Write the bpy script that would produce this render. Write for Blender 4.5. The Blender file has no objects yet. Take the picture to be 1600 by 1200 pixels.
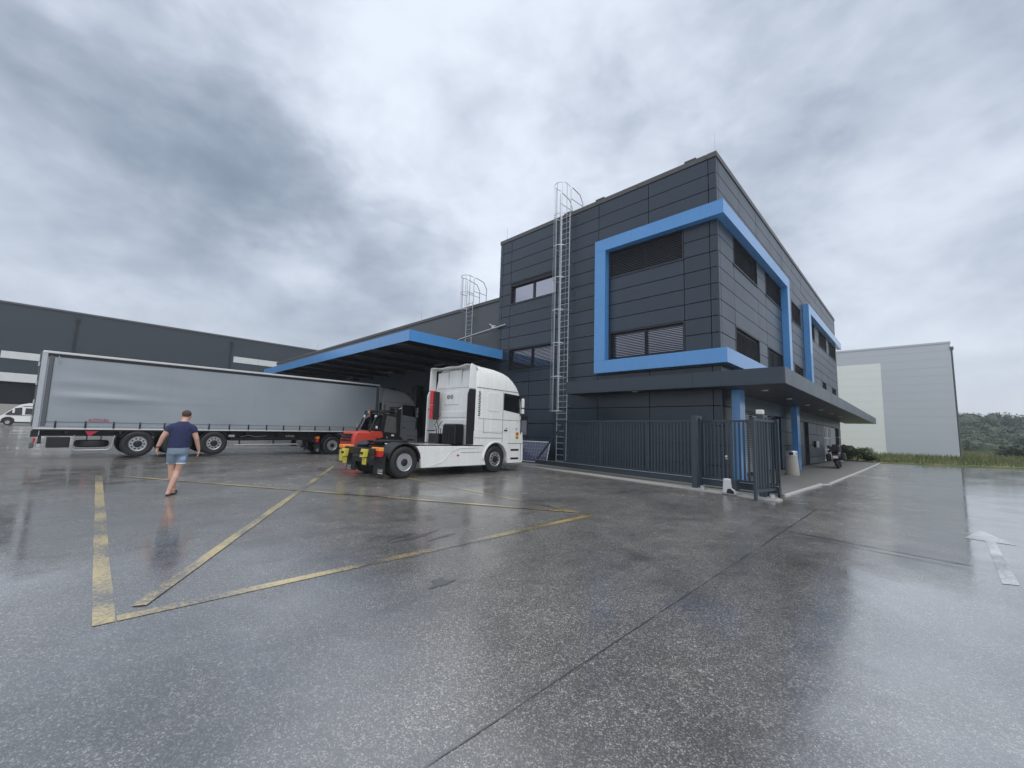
import bpy, bmesh, math, random
from mathutils import Vector, Matrix
random.seed(7)
R = math.radians
scene = bpy.context.scene
COL = scene.collection

# ------------------------------------------------------------------ camera
CAM_H = 1.56
cam_d = bpy.data.cameras.new('camera'); cam = bpy.data.objects.new('camera', cam_d); COL.objects.link(cam)
cam_d.sensor_width = 36.0; cam_d.lens = 649.505 / 1600 * 36; cam_d.clip_start = 0.05; cam_d.clip_end = 3000
yaw, pitch, roll = 0.77871, 0.11513, 0.032576
fw = Vector((-math.sin(yaw) * math.cos(pitch), math.cos(yaw) * math.cos(pitch), math.sin(pitch)))
rt = Vector((math.cos(yaw), math.sin(yaw), 0)); up = rt.cross(fw)
r2 = math.cos(roll) * rt + math.sin(roll) * up; u2 = -math.sin(roll) * rt + math.cos(roll) * up
cam.matrix_world = Matrix(((r2.x, u2.x, -fw.x, 0), (r2.y, u2.y, -fw.y, 0), (r2.z, u2.z, -fw.z, CAM_H), (0, 0, 0, 1)))
scene.camera = cam
scene.cycles.max_bounces = 6; scene.cycles.diffuse_bounces = 3; scene.cycles.glossy_bounces = 3; scene.cycles.volume_bounces = 0

# ------------------------------------------------------------------ view + sky + sun
scene.view_settings.view_transform = 'Standard'; scene.view_settings.look = 'None'
scene.view_settings.gamma = 1.0; scene.view_settings.use_curve_mapping = False
scene.view_settings.exposure = 0.5
SUN_EL, SUN_AZ = 66.0, 112.0       # azimuth: compass degrees from +Y towards +X
world = bpy.data.worlds.new('World'); scene.world = world; world.use_nodes = True

def sky_nodes():
    nt = world.node_tree; nt.nodes.clear(); N = nt.nodes.new; L = nt.links.new
    out = N('ShaderNodeOutputWorld'); bg = N('ShaderNodeBackground'); bg.inputs['Strength'].default_value = 0.1
    sky = N('ShaderNodeTexSky'); sky.sky_type = 'NISHITA'; sky.sun_disc = False
    sky.sun_elevation = R(SUN_EL); sky.sun_rotation = R(SUN_AZ); sky.air_density = 1.2; sky.dust_density = 2.0
    tc = N('ShaderNodeTexCoord'); sep = N('ShaderNodeSeparateXYZ'); L(tc.outputs['Generated'], sep.inputs[0])
    def M(op, a, b=None, clamp=False):
        n = N('ShaderNodeMath'); n.operation = op; n.use_clamp = clamp
        for i, s in enumerate((a, b)):
            if s is None: continue
            if isinstance(s, (int, float)): n.inputs[i].default_value = s
            else: L(s, n.inputs[i])
        return n.outputs[0]
    # cloud field in direction space; the masses get ragged edges from a warped direction
    mp0 = N('ShaderNodeMapping'); mp0.inputs['Scale'].default_value = (1, 1, 1.7); L(tc.outputs['Generated'], mp0.inputs[0])
    def noise(scale, detail, rough, dist, off, out='Fac'):
        mp = N('ShaderNodeMapping'); mp.inputs['Location'].default_value = off; L(mp0.outputs[0], mp.inputs[0])
        n = N('ShaderNodeTexNoise'); n.inputs['Scale'].default_value = scale; n.inputs['Detail'].default_value = detail
        n.inputs['Roughness'].default_value = rough; n.inputs['Distortion'].default_value = dist; L(mp.outputs[0], n.inputs['Vector'])
        return n.outputs[out]
    def V(op, a, b):
        n = N('ShaderNodeVectorMath'); n.operation = op; L(a, n.inputs[0])
        if op == 'SCALE': n.inputs[3].default_value = b
        elif isinstance(b, tuple): n.inputs[1].default_value = b
        else: L(b, n.inputs[1])
        return n.outputs[0]
    wv = V('SCALE', V('SUBTRACT', noise(3.2, 4.5, 0.56, 0.0, (3.1, 1.7, 0.4), 'Color'), (0.5, 0.5, 0.5)), 0.42)
    dirw = V('NORMALIZE', V('ADD', tc.outputs['Generated'], wv), (0, 0, 0))
    n1 = noise(1.6, 3.0, 0.5, 0.2, (5.1, 2.2, 0.0)); n2 = noise(4.5, 5.0, 0.56, 0.25, (7.3, -2.4, 1.0)); n3 = noise(11.0, 4.0, 0.55, 0.3, (1.3, 5.2, 2.0))
    val = M('ADD', M('MULTIPLY', n1, 0.45), M('ADD', M('MULTIPLY', n2, 0.55), M('MULTIPLY', n3, 0.22)))   # mean about 0.61
    val = M('ADD', M('MULTIPLY', M('SUBTRACT', val, 0.61), 1.3), 0.73)
    for d, k, s in SKY_LOBES:      # (direction, tightness, strength) of the cloud masses in view
        vm = N('ShaderNodeVectorMath'); vm.operation = 'DOT_PRODUCT'; L(dirw, vm.inputs[0]); vm.inputs[1].default_value = Vector(d).normalized()
        val = M('ADD', val, M('MULTIPLY', M('EXPONENT', M('MULTIPLY', M('SUBTRACT', vm.outputs['Value'], 1.0), k)), s))
    ramp = N('ShaderNodeValToRGB'); cr = ramp.color_ramp; cr.interpolation = 'B_SPLINE'
    stops = SKY_STOPS
    while len(cr.elements) < len(stops): cr.elements.new(0.5)
    for e, (p, c) in zip(cr.elements, stops): e.position = p; e.color = (*c, 1)
    L(val, ramp.inputs[0])
    # paler towards the horizon
    hz = M('EXPONENT', M('MULTIPLY', M('MAXIMUM', sep.outputs['Z'], 0.0), -7.5))
    mix = N('ShaderNodeMix'); mix.data_type = 'RGBA'; L(M('MULTIPLY', hz, 0.72), mix.inputs[0]); L(ramp.outputs[0], mix.inputs[6]); mix.inputs[7].default_value = (*SKY_HORIZON, 1)
    sc = N('ShaderNodeVectorMath'); sc.operation = 'SCALE'; L(mix.outputs[2], sc.inputs[0]); sc.inputs[3].default_value = 10.0
    mx2 = N('ShaderNodeMix'); mx2.data_type = 'RGBA'; mx2.inputs[0].default_value = 0.94; L(sky.outputs[0], mx2.inputs[6]); L(sc.outputs[0], mx2.inputs[7])
    L(mx2.outputs[2], bg.inputs[0]); L(bg.outputs[0], out.inputs[0])

SKY_LOBES = [((-0.838, 0.009, 0.546), 39, -0.175), ((-0.85, 0.097, 0.518), 59, -0.199), ((-0.85, 0.179, 0.495), 100, -0.175), ((-0.927, 0.069, 0.37), 59, -0.152), ((-0.867, 0.271, 0.419), 59, -0.152), ((-0.811, 0.444, 0.38), 69, -0.152), ((-0.869, 0.389, 0.305), 100, -0.117), ((-0.899, -0.076, 0.431), 25, -0.058), ((-0.955, -0.082, 0.285), 51, -0.058), ((-0.575, 0.417, 0.704), 16, 0.162), ((-0.729, 0.383, 0.567), 69, 0.09), ((-0.622, 0.613, 0.487), 39, 0.09), ((-0.911, 0.251, 0.327), 331, 0.198), ((-0.151, 0.747, 0.647), 39, -0.082), ((-0.117, 0.84, 0.529), 39, -0.088), ((0.07, 0.827, 0.558), 16, -0.082), ((-0.454, 0.686, 0.569), 123, -0.071), ((-0.086, 0.911, 0.403), 100, 0.126), ((0.046, 0.886, 0.462), 100, 0.09), ((0.026, 0.939, 0.342), 51, -0.094), ((-0.019, 0.968, 0.25), 69, 0.09), ((-0.62, 0.458, 0.637), 204, -0.071), ((-0.973, 0.027, 0.228), 69, 0.054)]
SKY_STOPS = [(0.0, (0.145, 0.185, 0.24)), (0.25, (0.20, 0.25, 0.32)), (0.5, (0.325, 0.37, 0.45)), (0.72, (0.455, 0.50, 0.585)), (1.0, (0.64, 0.70, 0.78))]
SKY_HORIZON = (0.50, 0.535, 0.585)
sky_nodes()
sun_d = bpy.data.lights.new('sun', 'SUN'); sun_d.energy = 1.5; sun_d.angle = R(60); sun_d.color = (1.0, 0.97, 0.93)
sun = bpy.data.objects.new('sun', sun_d); COL.objects.link(sun)
sdir = Vector((math.sin(R(SUN_AZ)) * math.cos(R(SUN_EL)), math.cos(R(SUN_AZ)) * math.cos(R(SUN_EL)), math.sin(R(SUN_EL))))
sun.rotation_euler = sdir.to_track_quat('Z', 'Y').to_euler(); sun.location = (20, -10, 40)

# ------------------------------------------------------------------ helpers
class MB:
    def __init__(s): s.v = []; s.f = []
    def add(s, vs, fs):
        o = len(s.v); s.v += [tuple(v) for v in vs]; s.f += [tuple(i + o for i in f) for f in fs]; return s
    def box(s, x0, x1, y0, y1, z0, z1):
        return s.add([(x0, y0, z0), (x1, y0, z0), (x1, y1, z0), (x0, y1, z0), (x0, y0, z1), (x1, y0, z1), (x1, y1, z1), (x0, y1, z1)],
                     [(0, 3, 2, 1), (4, 5, 6, 7), (0, 1, 5, 4), (1, 2, 6, 5), (2, 3, 7, 6), (3, 0, 4, 7)])
    def bar(s, p0, p1, w, h, upv=(0, 0, 1)):
        p0 = Vector(p0); p1 = Vector(p1); d = (p1 - p0).normalized(); u = Vector(upv)
        if abs(d.dot(u)) > 0.98: u = Vector((0, 1, 0))
        a = d.cross(u).normalized(); b = a.cross(d)
        vs = [p + a * sx * w / 2 + b * sz * h / 2 for p in (p0, p1) for sx, sz in ((-1, -1), (1, -1), (1, 1), (-1, 1))]
        return s.add(vs, [(0, 1, 2, 3), (7, 6, 5, 4), (0, 4, 5, 1), (1, 5, 6, 2), (2, 6, 7, 3), (3, 7, 4, 0)])
    def prism(s, poly, a, b, axis='x'):
        n = len(poly)
        m = {'x': lambda p, t: (t, p[0], p[1]), 'y': lambda p, t: (p[0], t, p[1]), 'z': lambda p, t: (p[0], p[1], t)}[axis]
        return s.add([m(p, a) for p in poly] + [m(p, b) for p in poly],
                     [tuple(range(n)), tuple(range(2 * n - 1, n - 1, -1))] + [(i, i + n, (i + 1) % n + n, (i + 1) % n) for i in range(n)])
    def loft(s, secs, cap=True):
        n = len(secs[0]); vs = [p for q in secs for p in q]; fs = []
        for k in range(len(secs) - 1):
            for i in range(n): fs.append((k * n + i, k * n + (i + 1) % n, (k + 1) * n + (i + 1) % n, (k + 1) * n + i))
        if cap: fs.append(tuple(range(n))[::-1]); fs.append(tuple(range((len(secs) - 1) * n, len(secs) * n)))
        return s.add(vs, fs)
    def tube(s, pts, r, n=8, closed=False):
        pts = [Vector(p) for p in pts]; rs = r if isinstance(r, (list, tuple)) else [r] * len(pts); secs = []; ref = None
        m = len(pts)
        for i, p in enumerate(pts):
            if closed: d = pts[(i + 1) % m] - pts[i - 1]
            else: d = pts[min(i + 1, m - 1)] - pts[max(i - 1, 0)]
            d.normalize()
            if ref is None: ref = Vector((0, 0, 1)) if abs(d.z) < 0.9 else Vector((1, 0, 0))
            a = d.cross(ref)
            if a.length < 1e-4: ref = Vector((0.3, 1, 0.2)); a = d.cross(ref)
            a.normalize(); b = d.cross(a); ref = a.cross(d)
            secs.append([p + a * math.cos(t) * rs[i] + b * math.sin(t) * rs[i] for t in [2 * math.pi * k / n for k in range(n)]])
        if closed: secs.append(secs[0]); return s.loft(secs, False)
        return s.loft(secs)
    def lathe(s, prof, c=(0, 0, 0), axis='x', n=24, closed=True):
        c = Vector(c); secs = []
        for r, h in prof:
            ring = []
            for k in range(n):
                t = 2 * math.pi * k / n; a, b = r * math.cos(t), r * math.sin(t)
                ring.append(c + Vector({'x': (h, a, b), 'y': (a, h, b), 'z': (a, b, h)}[axis]))
            secs.append(ring)
        return s.loft(secs, closed)
    def ell(s, c, rx, ry, rz, n=14, m=9):
        c = Vector(c); secs = []
        for j in range(1, m):
            t = math.pi * j / m
            secs.append([c + Vector((rx * math.sin(t) * math.cos(2 * math.pi * k / n), ry * math.sin(t) * math.sin(2 * math.pi * k / n), -rz * math.cos(t))) for k in range(n)])
        return s.loft(secs)
    def mesh(s, name, smooth=False, off=(0, 0, 0), recalc=True, ang=38):
        me = bpy.data.meshes.new(name); ox, oy, oz = off
        me.from_pydata([(v[0] - ox, v[1] - oy, v[2] - oz) for v in s.v] if any(off) else s.v, [], s.f)
        if recalc:
            bm = bmesh.new(); bm.from_mesh(me); bmesh.ops.recalc_face_normals(bm, faces=bm.faces); bm.to_mesh(me); bm.free()
        if smooth: me.shade_smooth(); me.set_sharp_from_angle(angle=R(ang))
        return me
    def build(s, name, mat, parent=None, smooth=False, bevel=0, seg=2, off=(0, 0, 0), loc=None, recalc=True, ang=38):
        me = s.mesh(name, smooth, off, recalc, ang); me.materials.append(mat)
        return link(name, me, parent, loc, bevel, seg)

def link(name, me, parent=None, loc=None, bevel=0, seg=2):
    o = bpy.data.objects.new(name, me); COL.objects.link(o); o.parent = parent
    if loc is not None: o.location = loc
    if bevel:
        b = o.modifiers.new('bevel', 'BEVEL'); b.width = bevel; b.segments = seg; b.limit_method = 'ANGLE'; b.angle_limit = R(35)
    return o
def tag(o, label, cat, group=None):
    o['label'] = label; o['category'] = cat
    if group: o['group'] = group
    return o
def thing(name, label, cat, loc=(0, 0, 0), rz=0.0, group=None):
    o = bpy.data.objects.new(name, None); COL.objects.link(o); o.location = loc; o.rotation_euler = (0, 0, rz); o.empty_display_size = 0.3
    return tag(o, label, cat, group)
def struct(o): o['kind'] = 'structure'; return o
def stuff(o): o['kind'] = 'stuff'; return o
def copy_tree(o, parent=None):
    c = o.copy(); COL.objects.link(c); c.parent = parent
    for ch in list(o.children): copy_tree(ch, c)
    return c
def box(x0, x1, y0, y1, z0, z1): return MB().box(x0, x1, y0, y1, z0, z1)
def text(name, s, size, mat, parent, loc, rot, ext=0.002, sx=1.0):
    cu = bpy.data.curves.new(name, 'FONT'); cu.body = s; cu.size = size; cu.extrude = ext; cu.align_x = 'CENTER'; cu.align_y = 'CENTER'; cu.resolution_u = 3
    t = bpy.data.objects.new(name, cu); COL.objects.link(t); bpy.context.view_layer.update()
    me = bpy.data.meshes.new_from_object(t.evaluated_get(bpy.context.evaluated_depsgraph_get())); bpy.data.objects.remove(t); bpy.data.curves.remove(cu)
    me.materials.clear(); me.materials.append(mat); o = link(name, me, parent, loc); o.rotation_euler = rot; o.scale = (sx, 1, 1)
    return o

# ------------------------------------------------------------------ materials
MATS = {}
def mat(name, col, rough=0.5, metal=0.0, var=0.12, vscale=1.5, bump=0.0, bscale=60, streak=0.0, rvar=0.08, spec=0.5, coat=0.0):
    m = bpy.data.materials.new(name); m.use_nodes = True; nt = m.node_tree; N = nt.nodes.new; L = nt.links.new; b = nt.nodes['Principled BSDF']
    tc = N('ShaderNodeTexCoord'); geo = N('ShaderNodeNewGeometry')
    n = N('ShaderNodeTexNoise'); n.inputs['Scale'].default_value = vscale; n.inputs['Detail'].default_value = 5; n.inputs['Roughness'].default_value = 0.6; L(geo.outputs['Position'], n.inputs['Vector'])
    mx = N('ShaderNodeMix'); mx.data_type = 'RGBA'; L(n.outputs['Fac'], mx.inputs[0])
    mx.inputs[6].default_value = (*[c * (1 - var) for c in col], 1); mx.inputs[7].default_value = (*[min(1, c * (1 + var)) for c in col], 1)
    colout = mx.outputs[2]
    if streak:
        mp = N('ShaderNodeMapping'); mp.inputs['Scale'].default_value = (9, 9, 0.5); L(geo.outputs['Position'], mp.inputs[0])
        sn = N('ShaderNodeTexNoise'); sn.inputs['Scale'].default_value = 1.0; sn.inputs['Detail'].default_value = 6; L(mp.outputs[0], sn.inputs['Vector'])
        rp = N('ShaderNodeMapRange'); rp.inputs[1].default_value = 0.45; rp.inputs[2].default_value = 0.85; L(sn.outputs['Fac'], rp.inputs[0])
        ml = N('ShaderNodeMath'); ml.operation = 'MULTIPLY'; ml.inputs[1].default_value = streak; L(rp.outputs[0], ml.inputs[0])
        m2 = N('ShaderNodeMix'); m2.data_type = 'RGBA'; L(ml.outputs[0], m2.inputs[0]); L(colout, m2.inputs[6]); m2.inputs[7].default_value = (0.16, 0.15, 0.135, 1); colout = m2.outputs[2]
    L(colout, b.inputs['Base Color'])
    mr = N('ShaderNodeMapRange'); mr.inputs[3].default_value = max(0.02, rough - rvar); mr.inputs[4].default_value = min(1, rough + rvar); L(n.outputs['Fac'], mr.inputs[0]); L(mr.outputs[0], b.inputs['Roughness'])
    b.inputs['Metallic'].default_value = metal; b.inputs['Specular IOR Level'].default_value = spec; b.inputs['Coat Weight'].default_value = coat
    b.inputs['Coat Roughness'].default_value = 0.08
    if bump:
        bn = N('ShaderNodeTexNoise'); bn.inputs['Scale'].default_value = bscale; bn.inputs['Detail'].default_value = 3; L(geo.outputs['Position'], bn.inputs['Vector'])
        bp = N('ShaderNodeBump'); bp.inputs['Strength'].default_value = bump; bp.inputs['Distance'].default_value = 0.02; L(bn.outputs['Fac'], bp.inputs['Height']); L(bp.outputs[0], b.inputs['Normal'])
    MATS[name] = m; return m

CLAD = mat('anthracite_cladding', (0.022, 0.036, 0.054), 0.34, 0.0, 0.10, 0.8, 0.03, 4, streak=0.05, spec=0.6)
CLAD_D = mat('joint_dark', (0.006, 0.007, 0.009), 0.7)
def per_panel(m, amt):
    nt = m.node_tree; b = nt.nodes['Principled BSDF']; old = b.inputs['Base Color'].links[0].from_socket; oi = nt.nodes.new('ShaderNodeObjectInfo')
    mr = nt.nodes.new('ShaderNodeMapRange'); mr.inputs[3].default_value = 1 - amt; mr.inputs[4].default_value = 1 + amt; nt.links.new(oi.outputs['Random'], mr.inputs[0])
    sc = nt.nodes.new('ShaderNodeVectorMath'); sc.operation = 'SCALE'; nt.links.new(old, sc.inputs[0]); nt.links.new(mr.outputs[0], sc.inputs[3]); nt.links.new(sc.outputs[0], b.inputs['Base Color'])
per_panel(CLAD, 0.13)
HALLC = mat('grey_hall_cladding', (0.095, 0.105, 0.115), 0.5, 0, 0.10, 0.5, streak=0.10)
WHC = mat('dark_slate_cladding', (0.026, 0.035, 0.046), 0.55, 0, 0.08, 0.3)
COPE = mat('weathered_coping', (0.10, 0.10, 0.098), 0.45, 0.3, 0.15, 3, streak=0.2)
BLUE = mat('blue_paint', (0.080, 0.285, 0.62), 0.24, 0, 0.08, 1.2, streak=0.14, spec=0.7, coat=0.4)
GALV = mat('galvanised_steel', (0.50, 0.52, 0.54), 0.42, 0.75, 0.15, 8)
CHROME = mat('bright_aluminium', (0.70, 0.71, 0.72), 0.28, 0.85, 0.1, 8)
GLASS = mat('coated_glass', (0.42, 0.42, 0.47), 0.04, 0.92, 0.03, 0.6, rvar=0.015)
DGLASS = mat('dark_glass', (0.010, 0.012, 0.016), 0.05, 0, 0.05, 1, rvar=0.02, spec=0.8)
SLAT = mat('blind_slat', (0.075, 0.080, 0.088), 0.35, 0.2)
FRAME = mat('window_frame_dark', (0.018, 0.020, 0.024), 0.4)
FENCE = mat('fence_paint', (0.034, 0.048, 0.062), 0.36, 0, 0.12, 3)
WHITE = mat('white_paint', (0.80, 0.81, 0.785), 0.27, 0, 0.05, 1.6, streak=0.13, coat=0.4)
OFFW = mat('offwhite_plastic', (0.62, 0.63, 0.62), 0.4)
BLACK = mat('black_plastic', (0.012, 0.012, 0.014), 0.45, 0, 0.2, 5)
BLACKM = mat('black_metal', (0.016, 0.017, 0.019), 0.35, 0.2, 0.25, 5)
RUBBER = mat('rubber', (0.017, 0.017, 0.018), 0.62, 0, 0.25, 12, 0.25, 40)
RIM = mat('steel_rim', (0.46, 0.47, 0.48), 0.36, 0.7, 0.15, 6)
CURT = None
RED = mat('red_plastic', (0.62, 0.035, 0.045), 0.35)
FORKRED = mat('forklift_red', (0.50, 0.052, 0.030), 0.36, 0, 0.08, 3, coat=0.2)
YELLOW = mat('yellow_plastic', (0.58, 0.50, 0.07), 0.45, 0, 0.15, 8)
ORANGE = mat('orange_lens', (0.85, 0.30, 0.04), 0.2)
REDLENS = mat('red_lens', (0.55, 0.015, 0.02), 0.15)
PRINT_W = mat('white_print', (0.75, 0.75, 0.73), 0.5)
PRINT_R = mat('red_print', (0.45, 0.02, 0.06), 0.5)
PRINT_B = mat('black_print', (0.02, 0.02, 0.02), 0.5)
CONC = mat('concrete', (0.33, 0.32, 0.30), 0.75, 0, 0.2, 4, 0.25, 50)
WASHC = mat('washed_concrete', (0.42, 0.40, 0.36), 0.8, 0, 0.3, 30, 0.5, 60)
PAVE = mat('pavement_asphalt', (0.165, 0.165, 0.157), 0.62, 0, 0.25, 2.5, 0.3, 70)
KERB = mat('kerb_stone', (0.46, 0.46, 0.44), 0.5, 0, 0.2, 4, 0.2, 50)
GREYW = mat('pale_grey_panel', (0.55, 0.585, 0.63), 0.45, 0, 0.04, 0.2)
PALEG = mat('pale_green_panel', (0.86, 0.88, 0.85), 0.5, 0, 0.04, 0.2)
SKIN = mat('skin', (0.56, 0.33, 0.25), 0.5, 0, 0.10, 12)
SHIRT = mat('navy_cotton', (0.022, 0.030, 0.085), 0.85, 0, 0.25, 14, 0.5, 9)
SHORTS = mat('blue_grey_denim', (0.19, 0.25, 0.32), 0.85, 0, 0.25, 18, 0.4, 12)
SHORTB = mat('light_blue_patch', (0.25, 0.36, 0.58), 0.85, 0, 0.2, 20)
HAIR = mat('short_brown_hair', (0.075, 0.045, 0.032), 0.7, 0, 0.4, 60, 0.6, 200)
SOLAR = mat('solar_cell', (0.020, 0.026, 0.085), 0.12, 0, 0.25, 6, coat=0.6)
BROWN = mat('brown_stone', (0.12, 0.075, 0.05), 0.8, 0, 0.3, 5, 0.5, 8)
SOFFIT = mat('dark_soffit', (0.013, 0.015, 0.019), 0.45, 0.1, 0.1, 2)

def curtain_mat():
    m = mat('grey_curtain', (0.30, 0.335, 0.365), 0.5, 0, 0.07, 0.7, streak=0.06)
    nt = m.node_tree; N = nt.nodes.new; L = nt.links.new; b = nt.nodes['Principled BSDF']; geo = N('ShaderNodeNewGeometry')
    mp = N('ShaderNodeMapping'); mp.inputs['Scale'].default_value = (1, 0.35, 2.2); L(geo.outputs['Position'], mp.inputs[0])
    n = N('ShaderNodeTexNoise'); n.inputs['Scale'].default_value = 1.1; n.inputs['Detail'].default_value = 2.5; L(mp.outputs[0], n.inputs['Vector'])
    bp = N('ShaderNodeBump'); bp.inputs['Strength'].default_value = 0.10; bp.inputs['Distance'].default_value = 0.10; L(n.outputs['Fac'], bp.inputs['Height']); L(bp.outputs[0], b.inputs['Normal'])
    return m
CURT = curtain_mat()

def asphalt_mat():
    m = bpy.data.materials.new('wet_asphalt'); m.use_nodes = True; nt = m.node_tree; N = nt.nodes.new; L = nt.links.new; b = nt.nodes['Principled BSDF']
    geo = N('ShaderNodeNewGeometry'); P = geo.outputs['Position']
    def noise(scale, detail=4, rough=0.55, dist=0.0, sc=(1, 1, 1), off=(0, 0, 0)):
        mp = N('ShaderNodeMapping'); mp.inputs['Scale'].default_value = sc; mp.inputs['Location'].default_value = off; L(P, mp.inputs[0])
        n = N('ShaderNodeTexNoise'); n.inputs['Scale'].default_value = scale; n.inputs['Detail'].default_value = detail; n.inputs['Roughness'].default_value = rough; n.inputs['Distortion'].default_value = dist
        L(mp.outputs[0], n.inputs['Vector']); return n.outputs['Fac']
    def mr(x, a, c, d=0.0, e=1.0, smooth=True):
        n = N('ShaderNodeMapRange'); n.interpolation_type = 'SMOOTHSTEP' if smooth else 'LINEAR'
        for i, v in enumerate((a, c, d, e)): n.inputs[i + 1].default_value = v
        L(x, n.inputs[0]); return n.outputs[0]
    def M(op, a, c):
        n = N('ShaderNodeMath'); n.operation = op
        for i, s in enumerate((a, c)):
            if isinstance(s, (int, float)): n.inputs[i].default_value = s
            else: L(s, n.inputs[i])
        return n.outputs[0]
    vo = N('ShaderNodeTexVoronoi'); vo.inputs['Scale'].default_value = 135; vo.inputs['Randomness'].default_value = 1.0; L(P, vo.inputs['Vector'])
    sp = N('ShaderNodeSeparateColor'); L(vo.outputs['Color'], sp.inputs[0])
    rp = N('ShaderNodeValToRGB'); cr = rp.color_ramp; cr.interpolation = 'LINEAR'
    stops = [(0.0, (0.028, 0.025, 0.021)), (0.45, (0.080, 0.073, 0.063)), (0.66, (0.145, 0.134, 0.117)), (0.80, (0.31, 0.29, 0.26)), (0.95, (0.62, 0.595, 0.545))]
    while len(cr.elements) < len(stops): cr.elements.new(0.5)
    for e, (p, c) in zip(cr.elements, stops): e.position = p; e.color = (*c, 1)
    vo2 = N('ShaderNodeTexVoronoi'); vo2.inputs['Scale'].default_value = 58; L(P, vo2.inputs['Vector']); sp2 = N('ShaderNodeSeparateColor'); L(vo2.outputs['Color'], sp2.inputs[0])
    gr = noise(220, 2, 0.6)
    L(M('ADD', M('MULTIPLY', sp.outputs[0], 0.62), M('ADD', M('MULTIPLY', sp2.outputs[1], 0.16), M('MULTIPLY', gr, 0.30))), rp.inputs[0])
    damp = M('MULTIPLY', M('ADD', mr(noise(0.26, 7, 0.62, 0.9), 0.40, 0.60), M('MULTIPLY', mr(noise(0.9, 7, 0.65, 1.2, sc=(1.6, 0.6, 1), off=(3, 8, 0)), 0.5, 0.66), 0.7)), 0.75)            # 1 = soaked and dark
    fine = noise(2.2, 6, 0.65, 0.3)
    tracks = mr(noise(1.0, 5, 0.6, 0.4, sc=(2.6, 0.14, 1), off=(2, 1, 0)), 0.52, 0.70, 0.0, 0.22)
    dark = M('MULTIPLY', M('SUBTRACT', M('ADD', M('MULTIPLY', damp, -0.55), 1.30), tracks), mr(fine, 0.25, 0.8, 0.80, 1.22, False))
    mul = N('ShaderNodeVectorMath'); mul.operation = 'SCALE'; L(rp.outputs[0], mul.inputs[0]); L(dark, mul.inputs[3])
    L(mul.outputs[0], b.inputs['Base Color'])
    sx = N('ShaderNodeSeparateXYZ'); L(P, sx.inputs[0])
    lane_sheen = mr(M('ADD', sx.outputs['X'], M('MULTIPLY', noise(0.8, 4, 0.6), 1.2)), -0.5, 0.7)          # sheen put in by position along the driving strip ...
    side_sheen = mr(M('ADD', sx.outputs['Y'], M('MULTIPLY', noise(0.7, 4, 0.6, off=(9, 2, 0)), 1.6)), 3.2, 1.3)  # ... and across the left of the yard, to brighten the ground
    pools = mr(noise(0.42, 5, 0.6, 0.5, off=(4.2, 1.3, 0)), 0.42, 0.68)
    film_sheen = M('MINIMUM', M('ADD', M('MULTIPLY', M('MAXIMUM', lane_sheen, M('MULTIPLY', side_sheen, 0.5)), 0.8), M('MULTIPLY', pools, 0.6)), 1.0)  # water pools plus the placed sheen
    L(mr(fine, 0.3, 0.7, 0.42, 0.58, False), b.inputs['Roughness'])
    bp = N('ShaderNodeBump'); bp.inputs['Distance'].default_value = 0.004; bp.inputs['Strength'].default_value = 0.5
    L(M('MULTIPLY', vo.outputs['Distance'], -60.0), bp.inputs['Height']); L(bp.outputs[0], b.inputs['Normal'])
    b.inputs['Coat IOR'].default_value = 2.6
    L(M('ADD', 0.72, M('MULTIPLY', film_sheen, 0.28)), b.inputs['Coat Weight'])
    L(M('SUBTRACT', M('ADD', 0.25, mr(fine, 0.3, 0.7, -0.05, 0.05, False)), M('MULTIPLY', film_sheen, 0.16)), b.inputs['Coat Roughness'])
    bp2 = N('ShaderNodeBump'); bp2.inputs['Distance'].default_value = 0.012; bp2.inputs['Strength'].default_value = 0.12
    L(M('ADD', M('ADD', noise(3.0, 3), M('MULTIPLY', noise(14, 3), 0.25)), M('MULTIPLY', M('SUBTRACT', 1.0, film_sheen), M('MULTIPLY', vo.outputs['Distance'], -0.14))), bp2.inputs['Height']); L(bp2.outputs[0], b.inputs['Coat Normal'])
    gl = N('ShaderNodeBsdfGlossy'); gl.inputs['Color'].default_value = (0.90, 0.90, 0.89, 1); L(b.inputs['Coat Roughness'].links[0].from_socket, gl.inputs['Roughness']); L(bp2.outputs[0], gl.inputs['Normal'])
    ms = N('ShaderNodeMixShader'); L(M('ADD', 0.03, M('MULTIPLY', film_sheen, 0.25)), ms.inputs[0]); L(b.outputs[0], ms.inputs[1]); L(gl.outputs[0], ms.inputs[2]); L(ms.outputs[0], nt.nodes['Material Output'].inputs['Surface'])  # pale gloss added over the wet surface to lift its sky glare
    return m
ASPH = asphalt_mat()

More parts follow.
